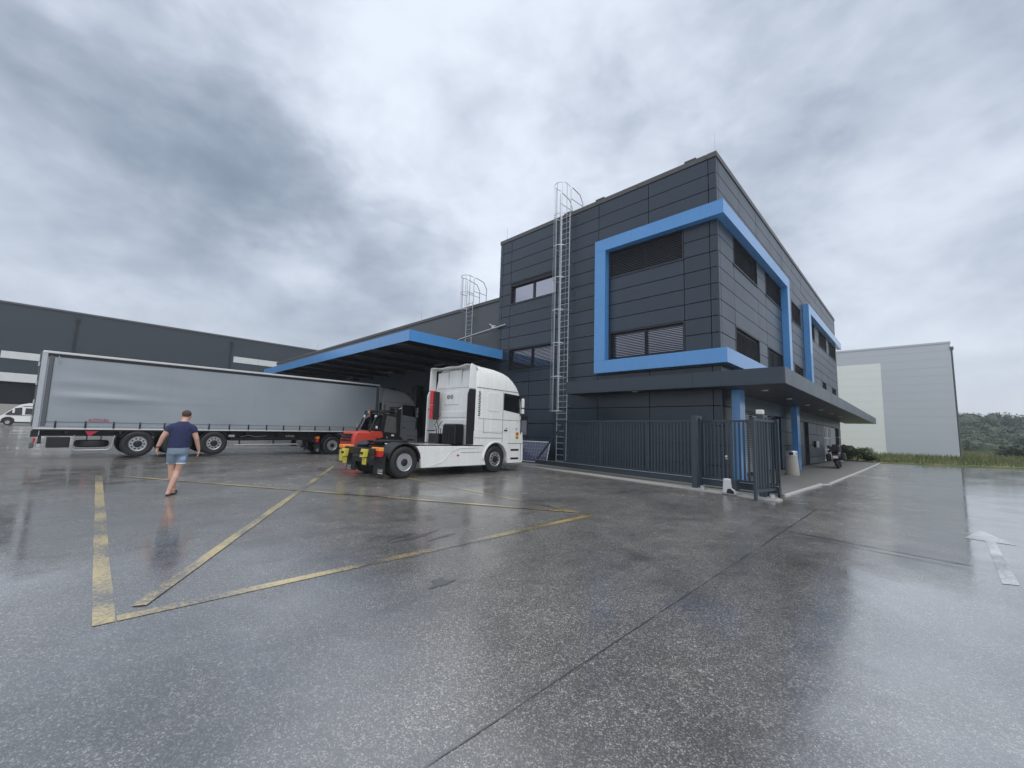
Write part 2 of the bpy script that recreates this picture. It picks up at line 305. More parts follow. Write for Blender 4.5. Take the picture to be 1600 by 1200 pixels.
def road_paint(name, col, wear=0.5, rough=0.3):
    m = mat(name, col, rough, 0, 0.18, 3, 0.35, 90); nt = m.node_tree; N = nt.nodes.new; L = nt.links.new; b = nt.nodes['Principled BSDF']
    geo = N('ShaderNodeNewGeometry'); n = N('ShaderNodeTexNoise'); n.inputs['Scale'].default_value = 26; n.inputs['Detail'].default_value = 7; n.inputs['Roughness'].default_value = 0.75; L(geo.outputs['Position'], n.inputs['Vector'])
    n2 = N('ShaderNodeTexNoise'); n2.inputs['Scale'].default_value = 0.9; n2.inputs['Detail'].default_value = 3; L(geo.outputs['Position'], n2.inputs['Vector'])
    ad = N('ShaderNodeMath'); ad.operation = 'ADD'; L(n.outputs['Fac'], ad.inputs[0]); L(n2.outputs['Fac'], ad.inputs[1])
    mr = N('ShaderNodeMapRange'); mr.inputs[1].default_value = 1.06 - wear * 0.2; mr.inputs[2].default_value = 1.14; L(ad.outputs[0], mr.inputs[0])
    b.inputs['Coat Weight'].default_value = 0.95; b.inputs['Coat IOR'].default_value = 3.2; b.inputs['Coat Roughness'].default_value = 0.2
    old = b.inputs['Base Color'].links[0].from_socket
    mx = N('ShaderNodeMix'); mx.data_type = 'RGBA'; L(mr.outputs[0], mx.inputs[0]); L(old, mx.inputs[6]); mx.inputs[7].default_value = (0.06, 0.058, 0.055, 1); L(mx.outputs[2], b.inputs['Base Color'])
    return m
YPAINT = road_paint('yellow_road_paint', (0.62, 0.46, 0.14), 0.9)
WPAINT = road_paint('white_road_paint', (0.66, 0.66, 0.66), 1.0)
TAR = mat('tar_seam', (0.030, 0.030, 0.030), 0.45, 0, 0.3, 8, 0.3, 60, coat=0.75); TAR.node_tree.nodes['Principled BSDF'].inputs['Coat IOR'].default_value = 3.0; TAR.node_tree.nodes['Principled BSDF'].inputs['Coat Roughness'].default_value = 0.25

def leaf_mat(name, c1, c2, scale=1.2):
    m = bpy.data.materials.new(name); m.use_nodes = True; nt = m.node_tree; N = nt.nodes.new; L = nt.links.new; b = nt.nodes['Principled BSDF']
    geo = N('ShaderNodeNewGeometry'); n = N('ShaderNodeTexNoise'); n.inputs['Scale'].default_value = scale; n.inputs['Detail'].default_value = 4; L(geo.outputs['Position'], n.inputs['Vector'])
    mx = N('ShaderNodeMix'); mx.data_type = 'RGBA'; mx.inputs[6].default_value = (*c1, 1); mx.inputs[7].default_value = (*c2, 1)
    mr = N('ShaderNodeMapRange'); mr.inputs[1].default_value = 0.3; mr.inputs[2].default_value = 0.7; L(n.outputs['Fac'], mr.inputs[0]); L(mr.outputs[0], mx.inputs[0])
    L(mx.outputs[2], b.inputs['Base Color']); b.inputs['Roughness'].default_value = 0.6
    MATS[name] = m; return m
FOREST = leaf_mat('forest_leaves', (0.020, 0.042, 0.022), (0.060, 0.095, 0.042), 0.16)
GRASS = leaf_mat('meadow_grass', (0.070, 0.105, 0.026), (0.20, 0.20, 0.075), 0.5)
BUSHM = leaf_mat('bush_leaves', (0.035, 0.06, 0.02), (0.085, 0.115, 0.035), 2.0)

# ------------------------------------------------------------------ ground, markings, pavement
def gz(x): return 0.0 if x > -35 else min(0.5, (-35 - x) * 0.008)
mb = MB(); xs = [-900, -97.5, -35, 60, 700]; ys = [-500, -60, 40, 900]
mb.add([(x, y, gz(x)) for y in ys for x in xs], [(j * 5 + i, j * 5 + i + 1, (j + 1) * 5 + i + 1, (j + 1) * 5 + i) for j in range(3) for i in range(4)])
struct(mb.build('ground', ASPH, recalc=False))

def strip(name, p0, p1, w, m, z=0.004, seg=0.5, jit=0.006):
    p0 = Vector((*p0, 0)); p1 = Vector((*p1, 0)); d = p1 - p0; n = max(2, int(d.length / seg)); a = Vector((-d.y, d.x, 0)).normalized(); b = MB(); vs = []
    for i in range(n + 1):
        c = p0 + d * i / n
        for s in (-1, 1): q = c + a * s * (w / 2 + random.uniform(-jit, jit)); vs.append((q.x, q.y, z))
    b.add(vs, [(2 * i, 2 * i + 1, 2 * i + 3, 2 * i + 2) for i in range(n)])
    return struct(b.build(name, m, recalc=False))
strip('road_marking', (-4.55, 0.255), (-16.25, 0.40), 0.135, YPAINT)
strip('road_marking', (-4.615, 0.33), (-4.70, 7.16), 0.125, YPAINT)
strip('road_marking', (-4.77, 7.10), (-16.6, 7.56), 0.12, YPAINT)
strip('road_marking', (-4.80, 0.47), (-16.75, 7.08), 0.125, YPAINT, 0.008)
strip('road_marking', (-16.2, 0.62), (-5.1, 7.03), 0.11, YPAINT, 0.012)
strip('road_marking', (-2.50, 12.75), (-2.16, 13.0), 0.10, YPAINT)
# direction arrow
b = MB(); ar = [(0.56, 7.6), (0.70, 7.68), (0.765, 10.74), (1.0, 10.73), (0.68, 12.05), (0.41, 10.78), (0.655, 10.75)]
b.add([(x, y, 0.004) for x, y in ar], [tuple(range(len(ar)))]); struct(b.build('road_marking', WPAINT, recalc=False))
strip('asphalt_seam', (-1.735, 1.2), (-1.80, 7.2), 0.008, TAR, 0.004, 0.09, 0.004); strip('asphalt_seam', (-1.80, 7.2), (-1.86, 12.1), 0.026, TAR, 0.004, 0.09, 0.010)
strip('asphalt_seam', (-1.76, 8.72), (0.38, 8.40), 0.036, TAR, 0.008, 0.12, 0.012)
strip('asphalt_seam', (-1.2, 8.35), (0.30, 8.12), 0.02, TAR, 0.004, 0.12, 0.008)
def dark_mark(cx, cy, rx, ry, rot, n=26, z=0.004):  # irregular dark patch laid flat just above the asphalt
    b = MB(); vs = [(cx, cy, z)]
    ph = [random.uniform(0, 6.28) for _ in range(4)]
    for k in range(n):
        t = 2 * math.pi * k / n; r = 1 + 0.28 * math.sin(3 * t + ph[0]) + 0.22 * math.sin(5 * t + ph[1]) + 0.15 * math.sin(8 * t + ph[2])
        x, y = rx * r * math.cos(t), ry * r * math.sin(t); vs.append((cx + x * math.cos(rot) - y * math.sin(rot), cy + x * math.sin(rot) + y * math.cos(rot), z))
    b.add(vs, [(0, 1 + k, 1 + (k + 1) % n) for k in range(n)]); return struct(b.build('asphalt_dark_mark', TAR, recalc=False))
dark_mark(-5.35, 3.55, 0.05, 0.36, 0.25); dark_mark(-5.12, 3.85, 0.035, 0.24, 0.2); dark_mark(-5.5, 3.4, 0.03, 0.22, 0.3); dark_mark(-3.62, 2.72, 0.09, 0.13, 0.4)

# pavement beside the office, kerb stones, concrete strip of the gate
pv = [(-5.6, 14.0), (-2.92, 14.02), (-2.80, 19.1), (-2.62, 19.6), (-2.60, 30.0), (-2.62, 44.6), (-5.6, 46.5)]
b = MB(); b.prism([(-17.6, 14.9)] + [(-5.6, 14.0)] + pv[1:] + [(-5.6, 48.0), (-17.6, 16.9)], -0.2, 0.05, 'z'); struct(b.build('pavement', PAVE))
kr = struct(bpy.data.objects.new('kerb', None)); COL.objects.link(kr); kr.location = (-2.8, 14, 0)
path = pv[1:6]; pos = []
for (x0, y0), (x1, y1) in zip(path, path[1:]):
    L_ = math.hypot(x1 - x0, y1 - y0); n = max(1, round(L_ / 1.0))
    for i in range(n):
        a = (x0 + (x1 - x0) * i / n, y0 + (y1 - y0) * i / n); c = (x0 + (x1 - x0) * (i + 0.985) / n, y0 + (y1 - y0) * (i + 0.985) / n)
        zt = 0.062 if not (y0 > 18.5 and y0 < 19.5) else 0.03
        MB().bar((a[0] + 0.05, a[1], zt - 0.12), (c[0] + 0.05, c[1], zt - 0.12), 0.065, 0.24).build('kerb_stone', KERB, kr, bevel=0.010, off=(-2.8, 14, 0))
b = MB(); b.prism([(-13.9, 14.65), (-2.72, 12.60), (-2.72, 13.05), (-3.0, 13.55), (-13.9, 15.35)], -0.1, 0.03, 'z'); struct(b.build('gate_foundation_path', CONC, bevel=0.01))
# verge
gv = [(-5.4, 46.5), (-2.9, 44.9), (0.2, 47.5), (5.5, 51.1), (30, 66), (120, 110), (300, 400), (-60, 400), (-60, 48.3), (-5.4, 48.3)]
b = MB(); b.prism(gv, -0.2, 0.10, 'z'); struct(b.build('grass_field', GRASS))

# ------------------------------------------------------------------ office building
XR, YL, XL, YB = -5.28, 16.57, -17.67, 48.0
OB = (-11.5, 32.0, 0.0)
office = thing('office_building', 'three-storey anthracite panel-clad office block with blue wrap-around frames and entrance canopy', 'building', OB)
box(XL + .2, XR - .22, YL + .22, YB - .2, 0, 12.95).build('wall', CLAD_D, office, off=OB)
UNIT = {}
def unit_box(m):
    if m.name not in UNIT:
        me = box(-.5, .5, -.5, .5, -.5, .5).mesh('panel'); me.materials.append(m); UNIT[m.name] = me
    return UNIT[m.name]
def ubox(name, m, parent, x0, x1, y0, y1, z0, z1, off=(0, 0, 0)):
    o = bpy.data.objects.new(name, unit_box(m)); COL.objects.link(o); o.parent = parent
    o.location = ((x0 + x1) / 2 - off[0], (y0 + y1) / 2 - off[1], (z0 + z1) / 2 - off[2]); o.scale = (x1 - x0, y1 - y0, z1 - z0); return o
def fbox(face, u0, u1, v0, v1, z0, z1):       # v points out of the face
    return (u0, u1, YL - v1, YL - v0, z0, z1) if face == 'L' else (XR + v0, XR + v1, u0, u1, z0, z1)
ZJ = [12.82 - .6536 * k for k in range(14)]   # 12.82 ... 4.32
ROWS = list(zip(ZJ[1:], ZJ)) + [(3.54, ZJ[13]), (2.80, 3.54), (2.05, 2.80), (1.31, 2.05), (.57, 1.31), (.12, .57)]
WL = [(-16.70, -13.28, 8.90, 10.20), (-16.70, -13.28, 4.97, 6.28), (-10.10, -6.62, 8.90, 10.20), (-10.10, -6.62, 4.97, 6.28), (-16.3, -15.08, 1.31, 2.45)]
WR = [(18.45, 22.03, 8.90, 10.20), (23.50, 26.78, 8.90, 10.20), (29.5, 32.15, 8.90, 10.20), (34.9, 37.1, 8.90, 10.20), (38.8, 42.4, 8.90, 10.20), (43.6, 47.5, 8.90, 10.20),
      (18.45, 22.03, 4.97, 6.28), (23.50, 26.78, 4.97, 6.28), (29.7, 32.3, 4.97, 6.28), (39.5, 41.3, 5.63, 6.28), (44.3, 46.5, 5.63, 6.28)]
DR = [(19.2, 24.1, .12, 2.80), (24.1, 25.6, .12, 2.80), (31.4, 33.0, .12, 2.80), (38.9, 43.0, .12, 2.80), (43.0, 46.8, .12, 2.80)]
def columns(face, z0, z1):
    zc = (z0 + z1) / 2
    if face == 'L':
        if zc > 10.2: return [XL, -17.41, -16.70, -13.28, -10.72, -8.15, -5.59, XR - .02]
        if zc > 4.9: return [XL, -17.41, -16.70, -13.28, -10.72, -10.10, -6.62, -5.59, XR - .02]
        return [XL, -16.7, -15.08, -13.28, -10.72, -8.15, -5.59, XR - .02]
    if zc > 10.2: return [YL + .02, 16.80, 19.46, 22.12, 24.78, 27.44, 30.10, 32.76, 35.42, 38.08, 40.74, 43.40, 46.06, YB]
    if zc > 4.9: return [YL + .02, 16.80, 18.45, 22.03, 23.50, 26.78, 29.5, 32.15, 34.9, 38.8, 42.4, 43.6, 47.5, YB]
    return [YL + .02, 16.80, 19.2, 24.1, 25.6, 28.5, 31.4, 33.0, 36.0, 38.9, 43.0, 46.8, YB]
panels = []
for face, wins in (('L', WL), ('R', WR + DR)):
    for z0, z1 in ROWS:
        cs = columns(face, z0, z1); hit = [w for w in wins if w[2] < z1 - .05 and w[3] > z0 + .05]
        br = sorted(set(cs) | {w[0] for w in hit} | {w[1] for w in hit}); i = 0
        br = [u for k, u in enumerate(br) if u in cs and not any(w[0] + .01 < u < w[1] - .01 for w in hit) or any(abs(u - w[0]) < .01 or abs(u - w[1]) < .01 for w in hit)]
        for u0, u1 in zip(br, br[1:]):
            if u1 - u0 < .03: continue
            parts = [(z0, z1)]
            for w in hit:
                if w[0] - .02 < u0 and u1 < w[1] + .02:
                    parts = [p for p in ((z0, min(z1, w[2])), (max(z0, w[3]), z1)) if p[1] - p[0] > .05]; break
            for a, c in parts: panels.append((face, u0 + .014, u1 - .014, a + .016, c - .016))
def seen(p):
    face, u0, u1, z0, z1 = p; c = ((u0 + u1) / 2, YL) if face == 'L' else (XR, (u0 + u1) / 2)
    d = math.hypot(*c); cosf = (abs(c[1]) if face == 'L' else abs(c[0])) / d
    return (u1 - u0) * (z1 - z0) * cosf / d ** 2
panels.sort(key=seen, reverse=True)
for p in panels[:295]:
    face, u0, u1, z0, z1 = p; jv = random.uniform(-.003, .003)
    ubox('cladding_panel', CLAD, office, *fbox(face, u0, u1, -.2 + jv, jv, z0, z1), off=OB)
if panels[295:]:
    b = MB()
    for face, u0, u1, z0, z1 in panels[295:]: b.box(*fbox(face, u0, u1, -.2, 0, z0, z1))
    stuff(b.build('cladding_remainder', CLAD, office, off=OB))
box(XR - .05, XR + .004, YL - .004, YL + .05, .12, 12.82).build('corner_trim', CLAD, office, off=OB, bevel=.02)
# coping
def cop(a0, a1, face):
    n = max(1, round((a1 - a0) / 3.0))
    for i in range(n):
        u0 = a0 + (a1 - a0) * i / n; u1 = a0 + (a1 - a0) * (i + 1) / n - .012
        box(*fbox(face, u0, u1, -.35, .04, 12.83, 13.05)).build('coping', COPE, office, off=OB, bevel=.01)
cop(XL - .02, XR - .36, 'L'); cop(YL - .04, YB, 'R')
box(XL, XR - .4, YL + .4, YB, 12.9, 13.0).build('roof', COPE, office, off=OB)
for u in (-6.28, -10.66, -12.6): box(u - .24, u + .24, YL - .05, YL + .4, 13.052, 13.12).build('coping_cap', COPE, office, off=OB, bevel=.01)
for x, y in ((-5.34, 16.7), (-5.4, 33.1), (-5.4, 47.9), (-17.4, 16.8)):
    MB().tube([(x, y, 13.0), (x, y, 14.0)], [.014, .007], 6).build('lightning_rod', GALV, office, off=OB)
# windows
def window(face, u0, u1, z0, z1, style, parent=office, off=OB, mull=1, slat=None):
    b = MB(); fr = .06
    for q in ((u0, u1, z0, z0 + fr), (u0, u1, z1 - fr, z1), (u0, u0 + fr, z0 + fr, z1 - fr), (u1 - fr, u1, z0 + fr, z1 - fr)): b.box(*fbox(face, q[0], q[1], -.21, .012, q[2], q[3]))
    w = b.build('window', FRAME, parent, off=off)
    sash = MB(); n = mull + 1
    for i in range(1, n):
        um = u0 + (u1 - u0) * i / n; sash.box(*fbox(face, um - .06, um + .06, -.205, -.12, z0 + fr, z1 - fr))
    for q in ((u0 + fr, u1 - fr, z0 + fr, z0 + fr + .06), (u0 + fr, u1 - fr, z1 - fr - .08, z1 - fr), (u0 + fr, u0 + fr + .07, z0 + fr + .06, z1 - fr - .08), (u1 - fr - .07, u1 - fr, z0 + fr + .06, z1 - fr - .08)):
        sash.box(*fbox(face, q[0], q[1], -.203, -.13, q[2], q[3]))
    sash.build('sash', FRAME, w, off=off)
    for i in range(n):
        a = u0 + fr + .02 + (u1 - u0 - 2 * fr) * i / n; c = u0 + fr + (u1 - u0 - 2 * fr) * (i + 1) / n
        box(*fbox(face, a, c - .02, -.19, -.18, z0 + fr, z1 - fr)).build('pane', GLASS if style in ('glass', 'half') else DGLASS, w, off=off)
    if style == 'glass':
        box(*fbox(face, u0 + fr, u1 - fr, -.11, -.02, z1 - fr - .17, z1 - fr)).build('blind_box', BLACK, w, off=off)
    else:
        b = MB(); sp = .075; k = int((z1 - z0 - 2 * fr) / sp); tilt = {'half': .012, 'closed': .036, 'dark': .030}[style]
        for i in range(k):
            z = z0 + fr + sp * (i + .5)
            if face == 'L': poly = [(YL + .10, z + tilt), (YL + .03, z - tilt), (YL + .03, z - tilt + .008), (YL + .10, z + tilt + .008)]; b.prism(poly, u0 + fr + .01, u1 - fr - .01, 'x')
            else: poly = [(XR - .10, z + tilt), (XR - .03, z - tilt), (XR - .03, z - tilt + .008), (XR - .10, z + tilt + .008)]; b.prism(poly, u0 + fr + .01, u1 - fr - .01, 'y')
        stuff(b.build('blind', slat or SLAT, w, off=off))
    return w
for w, s in zip(WL, ('glass', 'half', 'closed', 'half', 'glass')): window('L', *w, s, mull=0 if w[3] < 3 else 1)
for w, s in zip(WR, ['closed', 'dark', 'dark', 'dark', 'dark', 'dark', 'dark', 'half', 'dark', 'dark', 'dark']): window('R', *w, s)
for u0, u1, z0, z1 in WL[:4]: box(*fbox('L', u0 - .02, u1 + .02, -.1, .045, z0 - .03, z0 + .008)).build('window_sill', CLAD, office, off=OB)
for u0, u1, z0, z1 in WR: box(*fbox('R', u0 - .02, u1 + .02, -.1, .045, z0 - .03, z0 + .008)).build('window_sill', CLAD, office, off=OB)
# ground-floor glazing and doors under the canopy
window('R', *DR[0], 'half', mull=2, slat=OFFW)
d = box(XR - .20, XR - .17, 24.14, 25.56, .13, 2.78).build('door', DGLASS, office, off=OB); box(XR - .17, XR - .11, 24.3, 24.36, .9, 1.4).build('handle', GALV, d, off=OB)
d = box(XR - .20, XR - .17, 31.44, 32.96, .13, 2.78).build('door', FRAME, office, off=OB); box(XR - .17, XR - .11, 31.6, 31.66, .9, 1.4).build('handle', GALV, d, off=OB)
gd = box(XR - .16, XR - .13, 38.92, 42.98, .13, 2.78).build('door', GLASS, office, off=OB)
for u in (38.95, 40.3, 41.0, 42.3, 42.93): box(XR - .13, XR - .08, u - .04, u + .04, .14, 2.77).build('mullion', OFFW, gd, off=OB)
for z in (.2, 1.0, 1.9, 2.72): box(XR - .128, XR - .09, 38.95, 42.9, z - .04, z + .04).build('transom', OFFW, gd, off=OB)
box(XR - .16, XR - .13, 43.04, 46.76, .13, 2.78).build('door', DGLASS, office, off=OB)
for i in range(4):
    o = box(XR + .002, XR + .11, 34.75 + i * .32, 35.02 + i * .32, 1.2, 1.62).build('mailbox', BLACKM if i == 0 else GALV, office, off=OB, bevel=.008)
# blue frames: (face, u0, u1, z0, z1, proud)
E_ = .33
def band(face, u0, u1, z0, z1, e=E_, n=1, vert=False):
    for i in range(n):
        a, c = (u0 + (u1 - u0) * i / n + (.004 if i else 0), u0 + (u1 - u0) * (i + 1) / n) if not vert else (u0, u1)
        p, q = (z0, z1) if not vert else (z0 + (z1 - z0) * i / n + (.004 if i else 0), z0 + (z1 - z0) * (i + 1) / n)
        box(*fbox(face, a, c, .004, e, p, q)).build('blue_frame', BLUE, office, off=OB)
band('L', -10.72, XR + E_, 10.20, 10.76, n=3); band('L', -10.72, XR + E_, 4.38, 4.94, n=3); band('L', -10.72, -10.15, 4.945, 10.195, n=2, vert=True)
band('R', YL + .006, 27.42, 10.20, 10.76, n=3); band('R', YL + .006, 27.42, 4.38, 4.94, n=3); band('R', 26.84, 27.42, 4.945, 10.195, n=2, vert=True)
band('R', 33.08, 48.7, 10.20, 10.77, n=4); band('R', 33.08, 33.78, 3.95, 10.195, n=2, vert=True)
# entrance canopy
CZ0, CZ1, CX, CY = 3.40, 3.94, -3.02, 15.45
cn = MB(); cn.prism([(-11.68, CY + .05), (CX - .05, CY + .05), (CX - .05, 51.7), (XR + .006, 51.7), (XR + .006, YL - .006), (-11.68, YL - .006)], CZ0 + .02, CZ1 - .04, 'z')
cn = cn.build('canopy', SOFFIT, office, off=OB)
n = 3
for i in range(n):
    a = -11.70 + (CX + 11.70) * i / n; c = -11.70 + (CX + 11.70) * (i + 1) / n - .006; ubox('fascia_panel', CLAD, cn, a, c, CY, CY + .048, CZ0, CZ1, off=OB)
ubox('fascia_panel', CLAD, cn, -11.73, -11.682, CY, YL - .006, CZ0, CZ1, off=OB)
n = 12
for i in range(n):
    a = CY + .05 + (51.75 - CY) * i / n; c = CY + .05 + (51.75 - CY) * (i + 1) / n - .006; ubox('fascia_panel', CLAD, cn, CX - .048, CX, a, c, CZ0, CZ1, off=OB)
for x, y in ((-4.1, 17.6), (-4.1, 21.6), (-4.1, 25.6), (-4.1, 29.6), (-4.1, 33.6), (-4.1, 37.6), (-8.5, 15.95)):
    MB().lathe([(.02, CZ0 + .018), (.11, CZ0 + .018), (.11, CZ0 - .004), (.02, CZ0 - .004)], (x, y, 0), 'z', 16).build('downlight', OFFW, cn, off=OB)
for y in (16.95, 26.9): box(-5.07, -4.78, y, y + .62, .04, CZ0 + .018).build('column', BLUE, office, off=OB, bevel=.01)

# ------------------------------------------------------------------ caged ladders
def ladder(loc, label, width, zb, zt, ztop, cage0, back, hoops, rung=.29):
    L_ = thing('caged_ladder', label, 'ladder', loc, 0, 'caged roof ladders'); w = width / 2
    for s in (-1, 1):
        MB().tube([(s * w, 0, zb), (s * w, 0, zt)], .026, 8).build('rail', GALV, L_, smooth=True)
        MB().tube([(s * w * 1.15, 0, zt), (s * w * 1.15, 0, ztop - .12), (s * w * 1.15, .12, ztop), (s * w * 1.15, back * .75, ztop - .12), (s * w * 1.15, back, ztop - .5), (s * w * 1.15, back, zt + .12)], .024, 8).build('handrail', GALV, L_, smooth=True)
        MB().tube([(s * w * 1.15, .03, zt + .75), (s * w * 1.15, back, zt + .75)], .018, 6).build('handrail_bar', GALV, L_)
    rg = MB().tube([(-w, 0, 0), (w, 0, 0)], .016, 6).mesh('rung', True); rg.materials.append(GALV)
    z = zb + .12
    while z < zt: link('rung', rg, L_, (0, 0, z)); z += rung
    r = .36; cy = -.36
    arc = lambda rr, zz: [(-w, 0, zz)] + [(rr * math.cos(t), cy + rr * math.sin(t), zz) for t in [math.pi + math.pi * k / 12 for k in range(13)]] + [(w, 0, zz)]
    hp = MB()
    pts = arc(r, 0); secs = []
    for k, p in enumerate(pts):
        q = Vector(p); dd = Vector((q.x, q.y - cy, 0)).normalized() if 0 < k < len(pts) - 1 else Vector((1 if q.x > 0 else -1, 0, 0))
        secs.append([q - Vector((0, 0, .022)), q + dd * .006 - Vector((0, 0, .022)), q + dd * .006 + Vector((0, 0, .022)), q + Vector((0, 0, .022))])
    hm = hp.loft(secs).mesh('cage_hoop'); hm.materials.append(GALV)
    for i in range(hoops): link('cage_hoop', hm, L_, (0, 0, cage0 + (ztop - cage0) * i / (hoops - 1)))
    for k in range(5):
        t = math.pi + math.pi * (k + .0) / 4; x, y = r * math.cos(t), cy + r * math.sin(t)
        MB().bar((x, y, cage0), (x, y, ztop), .036, .008, (math.cos(t), math.sin(t), 0)).build('cage_bar', GALV, L_)
    z = zb + .4
    while z < zt:
        for s in (-1, 1): MB().bar((s * w, 0, z), (s * w, .22, z), .03, .03).build('wall_bracket', GALV, L_)
        z += 2.4
    return L_
ladder((-12.60, 16.32, 0), 'tall galvanised caged ladder rising from the ground up the dark office wall', .6, .12, 12.9, 14.3, 2.64, 1.05, 8)
ladder((-20.70, 16.80, 0), 'short galvanised caged ladder rising from the blue loading canopy to the hall roof', .6, 6.25, 9.85, 11.55, 9.3, 1.1, 3)

# ------------------------------------------------------------------ loading hall with blue canopy
HB = (-40, 17.1, 0); YH = 17.07
hall = thing('loading_hall', 'low grey hall behind the blue-edged loading canopy, joined to the dark office', 'building', HB)
box(-61.2, XL + .1, YH + .06, 47, 0, 9.6).build('wall', HALLC, hall, off=HB)
for i in range(11):
    x0 = XL - .02 - (i + 1) * 3.95; x1 = x0 + 3.94
    for z0, z1 in ((5.9, 7.72), (7.74, 9.56)): ubox('wall_panel', HALLC, hall, x0, x1, YH, YH + .055, z0, z1, off=HB)
for i in range(11):
    x0 = XL - .02 - (i + 1) * 3.95; ubox('wall_panel', CLAD, hall, x0, x0 + 3.94, YH, YH + .055, .1, 5.88, off=HB)
box(-61.3, XL - .03, YH - .06, YH + .3, 9.57, 9.78).build('roof_edge', COPE, hall, off=HB, bevel=.01)
for x in (-24.5, -28.4, -32.3):
    d = box(x - 1.5, x + 1.5, YH - .03, YH - .002, 1.1, 4.3).build('dock_door', SOFFIT, hall, off=HB)
    for z in (1.9, 2.7, 3.5): box(x - 1.5, x + 1.5, YH - .045, YH - .031, z, z + .03).build('door_rib', BLACK, d, off=HB)
    box(x - 1.9, x - 1.55, YH - .5, YH - .002, .9, 4.7).build('dock_shelter', BLACK, hall, off=HB); box(x + 1.55, x + 1.9, YH - .5, YH - .002, .9, 4.7).build('dock_shelter', BLACK, hall, off=HB)
for x in (-26.6, -47.0): MB().tube([(x, YH - .1, 9.7), (x, YH - .1, 10.9)], [.016, .008], 6).build('lightning_rod', GALV, hall, off=HB)
box(-26.9, -26.3, YH - .5, YH - .01, 6.3, 7.35).build('roof_outlet_box', BLACK, hall, off=HB, bevel=.02)
DX, DY, DZ0, DZ1 = -17.17, 10.33, 5.74, 6.27; DXL = -40.5
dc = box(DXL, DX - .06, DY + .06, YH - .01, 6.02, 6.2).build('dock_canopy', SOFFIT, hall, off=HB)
n = 8
for i in range(n):
    a = DXL + (DX - DXL) * i / n; ubox('fascia_panel', BLUE, dc, a, a + (DX - DXL) / n - .005, DY, DY + .055, DZ0, DZ1, off=HB)
for i in range(2):
    a = DY + .057 + (YL - .02 - DY - .057) * i / 2; ubox('fascia_panel', BLUE, dc, DX - .055, DX, a, a + (YL - .02 - DY - .057) / 2 - .005, DZ0, DZ1, off=HB)
for i in range(9):
    x = DXL + 1.3 + i * 2.65
    MB().prism([(x - .09, 5.72), (x + .09, 5.72), (x + .09, 5.74), (x + .012, 5.74), (x + .012, 5.99), (x + .09, 5.99), (x + .09, 6.018), (x - .09, 6.018), (x - .09, 5.99), (x - .012, 5.99), (x - .012, 5.74), (x - .09, 5.74)], DY + .08, YH - .02, 'y').build('beam', BLACKM, dc, off=HB)
b = MB(); ya = DY + .08
poly = []
while ya < YH - .4: poly += [(ya, 5.998), (ya + .10, 5.998), (ya + .13, 5.96), (ya + .24, 5.96)]; ya += .27
poly += [(ya, 6.016), (DY + .08, 6.016)]
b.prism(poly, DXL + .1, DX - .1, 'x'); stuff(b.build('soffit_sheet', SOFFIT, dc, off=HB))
for x, y in ((-21.5, 15.3), (-28, 15.3), (-34.5, 15.3)): box(x - .6, x + .6, y - .08, y + .08, 5.60, 5.70).build('light_fitting', HALLC, dc, off=HB, bevel=.02)
MB().tube([(-21.3, YH - .12, .1), (-21.3, YH - .12, 5.9)], .06, 10).build('downpipe', BLACKM, hall, off=HB, smooth=True)
MB().tube([(-16.98, YL - .03, 7.78), (-21.0, 16.2, 7.34)], .055, 10).build('canopy_stay', GALV, hall, off=HB, smooth=True)
MB().tube([(-18.9, YH - .05, 8.15), (-18.6, YH - .35, 8.1), (-18.3, YH - .35, 7.9), (-17.9, YH - .1, 7.85)], .035, 8).build('roof_pipe', GALV, hall, off=HB, smooth=True)
box(-18.35, -18.1, YH - .42, YH - .28, 7.7, 7.95).build('floodlight', OFFW, hall, off=HB, bevel=.01)

# ------------------------------------------------------------------ far warehouses
XW = -92.0; WB = (XW, 10, .4)
wh = thing('warehouse', 'long dark slate warehouse with pale strip windows behind the curtain-sided trailer', 'building', WB)
box(XW - 40, XW, -60, 90, 6.35, 17.5).build('wall', WHC, wh, off=WB)
box(XW - 40, XW - 6, -60, 90, .3, 6.34).build('recessed_wall', BLACKM, wh, off=WB)
box(XW - .3, XW + .15, -60.1, 90.1, 17.5, 17.75).build('roof_edge', COPE, wh, off=WB)
box(XW - 1.5, XW - .2, -60, 90, .3, 3.2).build('loading_ramp_wall', CONC, wh, off=WB)
for y0, y1, z0, z1 in ((-9.4, 9.0, 9.66, 10.68), (-14, 9.0, 6.40, 7.63), (18.2, 26.5, 12.95, 14.06)):
    n = max(2, round((y1 - y0) / 4.2)); w = box(XW + .002, XW + .03, y0 - .05, y1 + .05, z0 - .05, z1 + .05).build('strip_window', FRAME, wh, off=WB)
    for i in range(n): box(XW + .031, XW + .06, y0 + (y1 - y0) * i / n, y0 + (y1 - y0) * (i + 1) / n - .03, z0, z1).build('pane', PALEW if 'PALEW' in globals() else OFFW, w, off=WB)
for y in (-2.5, 17.7): 
    dp = MB().tube([(XW + .16, y, 6.4), (XW + .16, y, 16.4)], .13, 10).build('downpipe', BLACKM, wh, off=WB, smooth=True)
    for z in (8.0, 11.0, 14.0): box(XW + .0, XW + .32, y - .17, y + .17, z, z + .12).build('pipe_bracket', BLACKM, dp, off=WB)
    box(XW, XW + .4, y - .25, y + .25, 16.3, 16.8).build('hopper', BLACKM, dp, off=WB)
for y in (-30, -12, 6, 24): box(XW - .9, XW - .3, y - .3, y + .3, 3.21, 6.34).build('column', BLACKM, wh, off=WB)
GB = (-20, 75, 0)
gw = thing('warehouse', 'pale grey panel-clad warehouse with a whiter painted section, standing in the grass beyond the office', 'building', GB)
box(-60, 3.14, 75.06, 120, 0, 14.5).build('wall', GREYW, gw, off=GB)
z = .05
